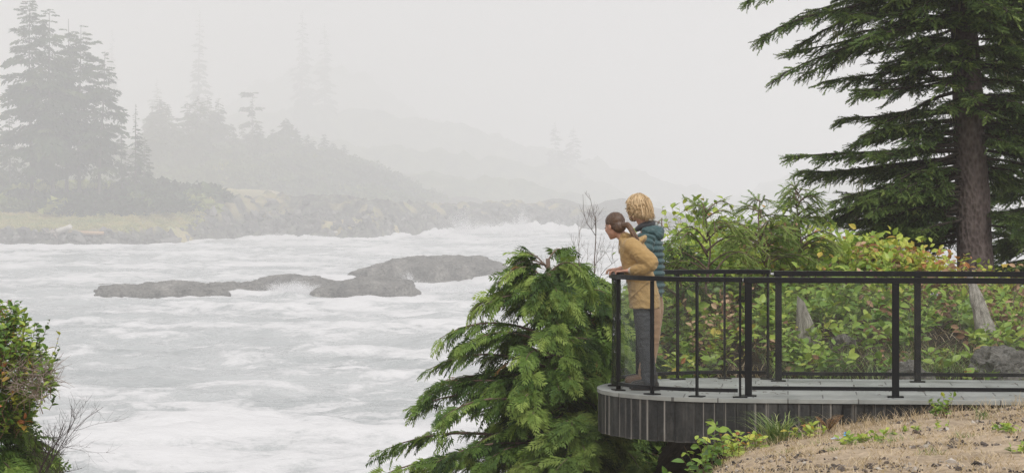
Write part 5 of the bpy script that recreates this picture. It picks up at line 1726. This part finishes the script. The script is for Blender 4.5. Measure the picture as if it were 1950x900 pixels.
# ---- woman
def woman():
    F = Frame(1.285, 24.40, DZ, 6)
    b = MB()
    c = (.335, .0, 1.515)
    at = head(b, F, c, 42, 16, 1.02)
    limb(b, F, [(.19, 0, 1.33), (.235, 0, 1.40), (.300, 0, 1.46)], [.062, .050, .050])
    loft(b, F, [(.06, 0, .84, .09, .14), (.07, 0, .95, .10, .145), (.11, 0, 1.08, .09, .125), (.16, 0, 1.22, .095, .14), (.19, 0, 1.34, .07, .15), (.20, 0, 1.38, .05, .08)])
    limb(b, F, [(.18, .15, 1.34), (-.005, .22, 1.185), (.155, .185, 1.112), (.20, .165, 1.106)], [.045, .036, .026, .022])
    limb(b, F, [(.18, -.15, 1.34), (.03, -.24, 1.18), (.21, -.12, 1.112), (.25, -.08, 1.106)], [.045, .036, .026, .022])
    limb(b, F, [(.065, .085, .86), (.04, .085, .45), (.0, .085, .10)], [.075, .052, .038])
    limb(b, F, [(.065, -.085, .86), (.05, -.085, .45), (.03, -.085, .10)], [.075, .052, .038])
    hand(b, F, (.195, .165, 1.105), (.262, .12, 1.098), 1, .030, (-.35, -.9, 0))
    hand(b, F, (.245, -.085, 1.105), (.320, -.06, 1.098), -1, .030, (.1, 1, 0))
    me = remesh(b, .0052, 2)
    me.materials.clear(); me.materials.append(M_skin); me.name = 'person'
    o = link('person', me)
    tag(o, 'woman in a mustard coat and dark jeans bending forward with both hands on the rail', 'person')
    for s_ in (-1, 1):
        e = MB(); ell(e, F, at(.084, .030 * s_, .004), (.008, .012, .009), 16, 42, 2)
        e.build('eye', M_eye, o, True)
    # coat
    j = MB()
    loft(j, F, [(.052, 0, .758, .142, .205), (.052, 0, .80, .140, .20), (.062, 0, .90, .138, .19), (.085, 0, 1.0, .135, .18), (.112, 0, 1.10, .135, .178), (.140, 0, 1.20, .135, .19), (.168, 0, 1.29, .118, .195), (.19, 0, 1.355, .092, .165), (.212, 0, 1.40, .072, .09)], 36, 2.2)
    limb(j, F, [(.165, .155, 1.335), (.07, .205, 1.255), (-.035, .225, 1.175), (.045, .215, 1.13), (.140, .19, 1.112)], [.082, .076, .070, .060, .046], 16)
    limb(j, F, [(.165, -.155, 1.335), (.02, -.245, 1.18), (.19, -.13, 1.115)], [.082, .068, .045], 16)
    limb(j, F, [(.10, .10, 1.385), (.085, .0, 1.385), (.10, -.10, 1.385)], [.022, .034, .022], 10)      # hood folded on the back
    ell(j, F, (.095, 0, 1.372), (.080, .12, .030), 42, 0, 3)
    limb(j, F, [(.175, .058, 1.415), (.245, .052, 1.435), (.285, 0, 1.405), (.245, -.052, 1.435), (.175, -.058, 1.415)], [.024, .026, .020, .026, .024], 10)   # collar
    limb(j, F, [(.235, .03, 1.425), (.28, .05, 1.39), (.285, .03, 1.35)], [.016, .014, .008], 8)
    w1 = wrinkle(11, .0095, 3.3, (1.2, 1, 1.5))
    coat = body_part('coat', j, M_coat, o, .0065, 5, w1)
    cf = MB()
    limb(cf, F, [(.140, .19, 1.113), (.168, .178, 1.109)], [.036, .034], 14)
    limb(cf, F, [(.19, -.13, 1.113), (.222, -.108, 1.109)], [.036, .034], 14)
    cf.build('cuff', M_cuff, coat, True)
    pk = MB()
    for u_, (f0, f1) in ((.965, (.03, .13)),):
        P = np.array([F(f, .190 - .02 * abs(f - .08) * 5, .99 - (f - .03) * .9) for f in np.linspace(f0 - .03, f1 + .05, 8)])
        pk.tube(P, .006, 6)
    pk.build('pocket_flap', M_coat, coat, True)
    dr = MB()
    for s_ in (.03, -.02):
        dr.tube([F(.288, s_, 1.385), F(.295, s_, 1.32), F(.290, s_ + .005, 1.26)], .0028, 5)
    dr.build('drawstring', M_cuff, coat, True)
    # jeans and boots
    t = MB()
    limb(t, F, [(.075, .080, .90), (.06, .088, .70), (.048, .088, .45), (.012, .088, .22), (-.005, .088, .075)], [.090, .088, .072, .066, .068], 18)
    limb(t, F, [(.075, -.080, .90), (.065, -.088, .70), (.052, -.088, .45), (.028, -.088, .22), (.02, -.088, .075)], [.090, .088, .072, .066, .068], 18)
    body_part('jeans', t, M_jean, o, .0065, 7, wrinkle(11, .008, 8.1, (1, 1, 1.9)))
    for s_, f0 in ((.088, -.005), (-.088, .02)):
        bt = MB()
        limb(bt, F, [(f0 - .01, s_, .14), (f0 - .01, s_, .055)], [.060, .058], 12)
        limb(bt, F, [(f0 - .04, s_, .05), (f0 + .05, s_, .048), (f0 + .135, s_ + .01, .040)], [.046, .044, .036], 12)
        q = body_part('boot', bt, M_boot, o, .007, 2)
        so = MB(); so.box(F(f0 + .045, s_, .011), (.27, .088, .022), math.atan2(F.f[1], F.f[0]), bev=.035)
        so.build('sole', M_boot, q)
    # hair pulled back into a low ponytail
    h = MB()
    ell(h, F, at(-.022, 0, .036), (.100, .081, .088), 16, 42, 3)
    ell(h, F, at(-.062, 0, -.018), (.058, .066, .060), 16, 42, 3)
    ell(h, F, at(-.112, 0, -.018), (.026, .026, .026), 16, 42, 2)
    cap = remesh(h, .005, 2, lambda V: .0038 * ridged(V * np.array([38, 38, 20]), 2))
    # keep the face clear: hair vertices in front of the hairline sink under the skin
    n = len(cap.vertices); V = np.empty(n * 3, np.float32); cap.vertices.foreach_get('co', V); V = V.reshape(-1, 3)
    cen = F(*at(0, 0, 0)); fd = F(*at(1, 0, 0)) - cen; ud = F(*at(0, 0, 1)) - cen; ld = F(*at(0, 1, 0)) - cen
    d = V - cen
    lf, lu, ll = d @ fd, d @ ud, np.abs(d @ ld)
    k = sstep(.0, .02, lf - (.028 + .45 * np.clip(lu - .02, -.03, .1)) ) + sstep(0, .02, lf + .005 - .0) * sstep(.03, .0, lu)
    V = V - (d * (np.clip(k, 0, 1) * .30)[:, None])
    cap.vertices.foreach_set('co', V.astype(np.float32).ravel())
    cap.materials.clear(); cap.materials.append(M_hair_b); cap.update()
    hr = link('hair', cap, o)
    p = MB()
    g = np.random.default_rng(2)
    e0 = np.array(at(-.118, 0, -.018))
    for q in range(90):
        a, rr = g.uniform(0, 6.28), math.sqrt(g.random())
        ofs = np.array([0, math.cos(a), math.sin(a)]) * rr
        sw = g.normal() * .012
        L = g.uniform(.75, 1.08)
        pts = [e0 + ofs * .010, e0 + np.array([-.045, .004, .000]) + ofs * .026, e0 + np.array([-.085 * L, .010 + sw * .4, -.060 * L]) + ofs * .036, e0 + np.array([-.130 * L, .014 + sw, -.135 * L]) + ofs * .032, e0 + np.array([-.170 * L, .016 + sw * 1.4, -.21 * L]) + ofs * .016]
        P = np.array([F(*x) for x in pts]); kk = np.linspace(0, 1, 5); tt = np.linspace(0, 1, 12)
        Q = np.stack([np.interp(tt, kk, P[:, i]) for i in range(3)], 1)
        for _ in range(2): Q[1:-1] = .25 * Q[:-2] + .5 * Q[1:-1] + .25 * Q[2:]
        p.tube(Q, .0085 * np.interp(tt, [0, .3, 1], [.7, 1, .35]), 4, g.random() ** .7)
    p.build('ponytail', M_hair_b, hr, True)
    s = MB()
    for q in range(70):
        l0 = g.uniform(-1, 1)
        u0 = g.uniform(-.4, 1)
        a0 = (.062 - .03 * abs(l0), .078 * l0 * (1 - .35 * max(u0, 0)), .045 + .072 * u0 * (1 - .5 * abs(l0)))
        s_mid = (-.03, .086 * l0 * (1 - .25 * max(u0, 0)), .035 + .085 * u0 * (1 - .45 * abs(l0)))
        strands(s, F, at, [[a0, s_mid, (-.085, .055 * l0, .0 + .04 * u0), (-.122, .012 * l0, -.016)]], .0042, q, .002)
    s.build('strands', M_hair_b, hr, True)
    tb = MB(); tb.tube([F(*(e0 + np.array([.006, 0, 0]))), F(*(e0 + np.array([-.010, 0, -.001])))], .019, 12)
    tb.build('hair_tie', M_grey, hr, True)
woman()

# ---- man
def man():
    F = Frame(1.275, 24.90, DZ, 10)
    b = MB()
    c = (.085, 0, 1.675)
    at = head(b, F, c, 30, 6, 1.04, True)
    limb(b, F, [(-.02, 0, 1.46), (.02, 0, 1.53), (.06, 0, 1.61)], [.075, .060, .058])
    loft(b, F, [(-.03, 0, .90, .09, .14), (-.03, 0, 1.0, .10, .15), (-.025, 0, 1.15, .10, .15), (-.015, 0, 1.32, .11, .17), (-.01, 0, 1.40, .07, .15), (0, 0, 1.46, .055, .08)])
    for s_ in (1, -1):
        limb(b, F, [(-.01, .165 * s_, 1.38), (-.01, .255 * s_, 1.19), (.19, .17 * s_, 1.112), (.235, .15 * s_, 1.106)], [.055, .045, .03, .026])
        hand(b, F, (.225, .15 * s_, 1.106), (.305, .135 * s_, 1.100), s_, .032, (.1, -s_, 0))
        limb(b, F, [(-.04, .095 * s_, .92), (-.05, .10 * s_, .50), (.0, .10 * s_, .10)], [.085, .06, .043])
    me = remesh(b, .0055, 2)
    me.materials.clear(); me.materials.append(M_skin); me.name = 'person'
    o = link('person', me)
    tag(o, 'blond man in a quilted teal jacket and tan trousers standing behind the woman', 'person')
    for s_ in (-1, 1):
        e = MB(); ell(e, F, at(.086, .031 * s_, .004), (.008, .012, .009), 6, 30, 2)
        e.build('eye', M_eye, o, True)
    j = MB()
    us = np.linspace(.845, 1.445, 110)
    key = np.array([(-.035, .845, .122, .180), (-.035, .95, .138, .190), (-.03, 1.05, .140, .190), (-.025, 1.18, .143, .192), (-.02, 1.32, .142, .205), (-.015, 1.39, .120, .20), (-.005, 1.445, .09, .145)])
    pf = .2 + .8 * np.abs(np.sin((us - .86) * math.pi / .058)) ** .8
    secs = [(np.interp(u, key[:, 1], key[:, 0]), 0, u, np.interp(u, key[:, 1], key[:, 2]) - .032 + .038 * q, np.interp(u, key[:, 1], key[:, 3]) - .032 + .038 * q) for u, q in zip(us, pf)]
    loft(j, F, secs, 40, 2.2)
    for s_ in (1, -1):
        J = np.array([(-.01, .185 * s_, 1.41), (-.015, .235 * s_, 1.31), (-.01, .262 * s_, 1.19), (.08, .235 * s_, 1.15), (.185, .175 * s_, 1.116)])
        t = np.linspace(0, 1, 70); k = np.linspace(0, 1, 5)
        P = np.stack([np.interp(t, k, J[:, i]) for i in range(3)], 1)
        for _ in range(4): P[1:-1] = .25 * P[:-2] + .5 * P[1:-1] + .25 * P[2:]
        rad = np.interp(t, k, [.098, .086, .074, .064, .048]) * (.74 + .30 * np.abs(np.sin(t * math.pi * 9)) ** .6)
        j.tube(np.array([F(*q) for q in P]), rad, 18)
    jk = body_part('jacket', j, M_puff, o, .0058, 2, wrinkle(24, .003, 5.5, (1, 1, 1)))
    hd = MB()
    limb(hd, F, [(.0, .105, 1.465), (-.08, .075, 1.465), (-.115, 0, 1.45), (-.08, -.075, 1.465), (.0, -.105, 1.465)], [.035, .055, .062, .055, .035], 14)
    ell(hd, F, (-.115, .02, 1.43), (.052, .10, .062), -20, 0, 3)
    body_part('hood', hd, M_puff, jk, .006, 2, wrinkle(20, .008, 1.5, (1, 1, 2.2)))
    cl = MB()
    limb(cl, F, [(.085, .02, 1.48), (.04, .078, 1.51), (-.035, .06, 1.53), (-.06, 0, 1.535), (-.035, -.06, 1.53), (.04, -.078, 1.51), (.085, -.02, 1.48)], [.026, .030, .032, .034, .032, .030, .026], 12)
    body_part('collar', cl, M_grey, jk, .006, 2)
    t = MB()
    for s_, df in ((1, 0.0), (-1, .03)):
        limb(t, F, [(-.035, .085 * s_, .92), (-.055, .10 * s_, .70), (-.062 + df, .102 * s_, .50), (-.035 + df, .102 * s_, .28), (-.01 + df, .10 * s_, .10)], [.098, .096, .084, .074, .072], 18)
    body_part('trousers', t, M_tan, o, .007, 6, wrinkle(9, .008, 2.1, (1, 1, 1.7)))
    for s_, df in ((1, 0.0), (-1, .03)):
        bt = MB()
        limb(bt, F, [(-.012 + df, .10 * s_, .17), (-.012 + df, .10 * s_, .06)], [.062, .062], 12)
        limb(bt, F, [(-.045 + df, .10 * s_, .055), (.06 + df, .102 * s_, .052), (.155 + df, .112 * s_, .043)], [.050, .048, .040], 12)
        q = body_part('boot', bt, M_bboot, o, .0075, 2)
        so = MB(); so.box(F(.05 + df, .104 * s_, .012), (.31, .10, .024), math.atan2(F.f[1], F.f[0]), bev=.04)
        so.build('sole', M_boot, q)
    # full wavy blond hair to the nape
    h = MB()
    ell(h, F, at(-.022, 0, .042), (.108, .090, .094), 6, 30, 3)
    ell(h, F, at(-.060, 0, -.025), (.068, .083, .085), 6, 30, 3)
    cap = remesh(h, .0055, 2, lambda V: .008 * (ridged(V * np.array([17, 17, 11]), 3) - .5))
    n = len(cap.vertices); V = np.empty(n * 3, np.float32); cap.vertices.foreach_get('co', V); V = V.reshape(-1, 3)
    cen = F(*at(0, 0, 0)); fd = F(*at(1, 0, 0)) - cen; ud = F(*at(0, 0, 1)) - cen
    d = V - cen
    lf, lu = d @ fd, d @ ud
    k = sstep(0, .02, lf - (.045 + .35 * np.clip(lu - .02, -.03, .1))) + sstep(0, .02, lf - .02) * sstep(.03, .0, lu)
    V = V - (d * (np.clip(k, 0, 1) * .32)[:, None])
    cap.vertices.foreach_set('co', V.astype(np.float32).ravel())
    cap.materials.clear(); cap.materials.append(M_hair_y); cap.update()
    hr = link('hair', cap, o)
    g = np.random.default_rng(7)
    s = MB()
    for q in range(620):                                  # wavy locks falling from the crown
        th_ = g.uniform(35, 325) if g.random() < .8 else g.uniform(-60, 60)
        ca, sa = math.cos(R(th_)), math.sin(R(th_))
        start = (-.02 + .03 * ca * g.random(), .03 * sa * g.random(), .132)
        front = max(0, ca)
        low = np.interp(ca, [-1, -.2, .35, .7, 1], [-.105, -.085, -.03, .055, .072]) + g.normal() * .016
        rr_ = g.uniform(.98, 1.12)
        def shell(u):
            z = .135 + (low - .135) * u
            w = math.sqrt(max(0.02, 1 - (max(z - .03, 0) / .112) ** 2)) if z > .03 else 1 - .10 * (.03 - z) / .1
            wave = 1 + .06 * math.sin(u * 9 + q)
            return ((-.022 + .108 * ca * w * rr_ * wave) - (.02 if z < 0 else 0), .092 * sa * w * rr_ * wave + .008 * math.sin(u * 7 + q * 1.3), z)
        strands(s, F, at, [[start] + [shell(u) for u in (.12, .3, .5, .7, .86)] + [tuple(np.array(shell(1.0)) * np.array([1.10, 1.10, 1]))]], rr_ * .0042, q, .003)
    for q in range(170):                                   # loose wavy ends over the ear and nape
        th_ = g.uniform(50, 310)
        ca, sa = math.cos(R(th_)), math.sin(R(th_))
        z0 = g.uniform(-.02, .09)
        w = math.sqrt(max(.1, 1 - (max(z0 - .03, 0) / .112) ** 2))
        p0 = np.array([-.022 + .110 * ca * w, .094 * sa * w, z0])
        L = g.uniform(.05, .10)
        ps = [tuple(p0 + np.array([ca * .022 * math.sin(u * 6 + q), sa * .022 * math.sin(u * 6 + q) + .012 * math.sin(u * 8 + q), -L * u])) for u in (0, .3, .6, .85, 1.1)]
        strands(s, F, at, [ps], .0058, q + 500, .003)
    s.build('locks', M_hair_y, hr, True)
    bd = MB()
    ell(bd, F, at(.052, 0, -.082), (.042, .050, .034), 6, 30, 3)
    body_part('beard', bd, hair_mat('sandy_stubble', [(.2, (.22, .12, .07)), (.8, (.42, .25, .16))]), o, .006, 2, lambda V: .002 * perlin(V * 90))
    gl = MB()
    gl.tube([F(*at(.100, -.05, .006)), F(*at(.104, 0, .010)), F(*at(.100, .05, .006)), F(*at(.085, .075, .010)), F(*at(-.005, .080, .010))], .0025, 6)
    gl.build('glasses', M_black, o, True)
man()
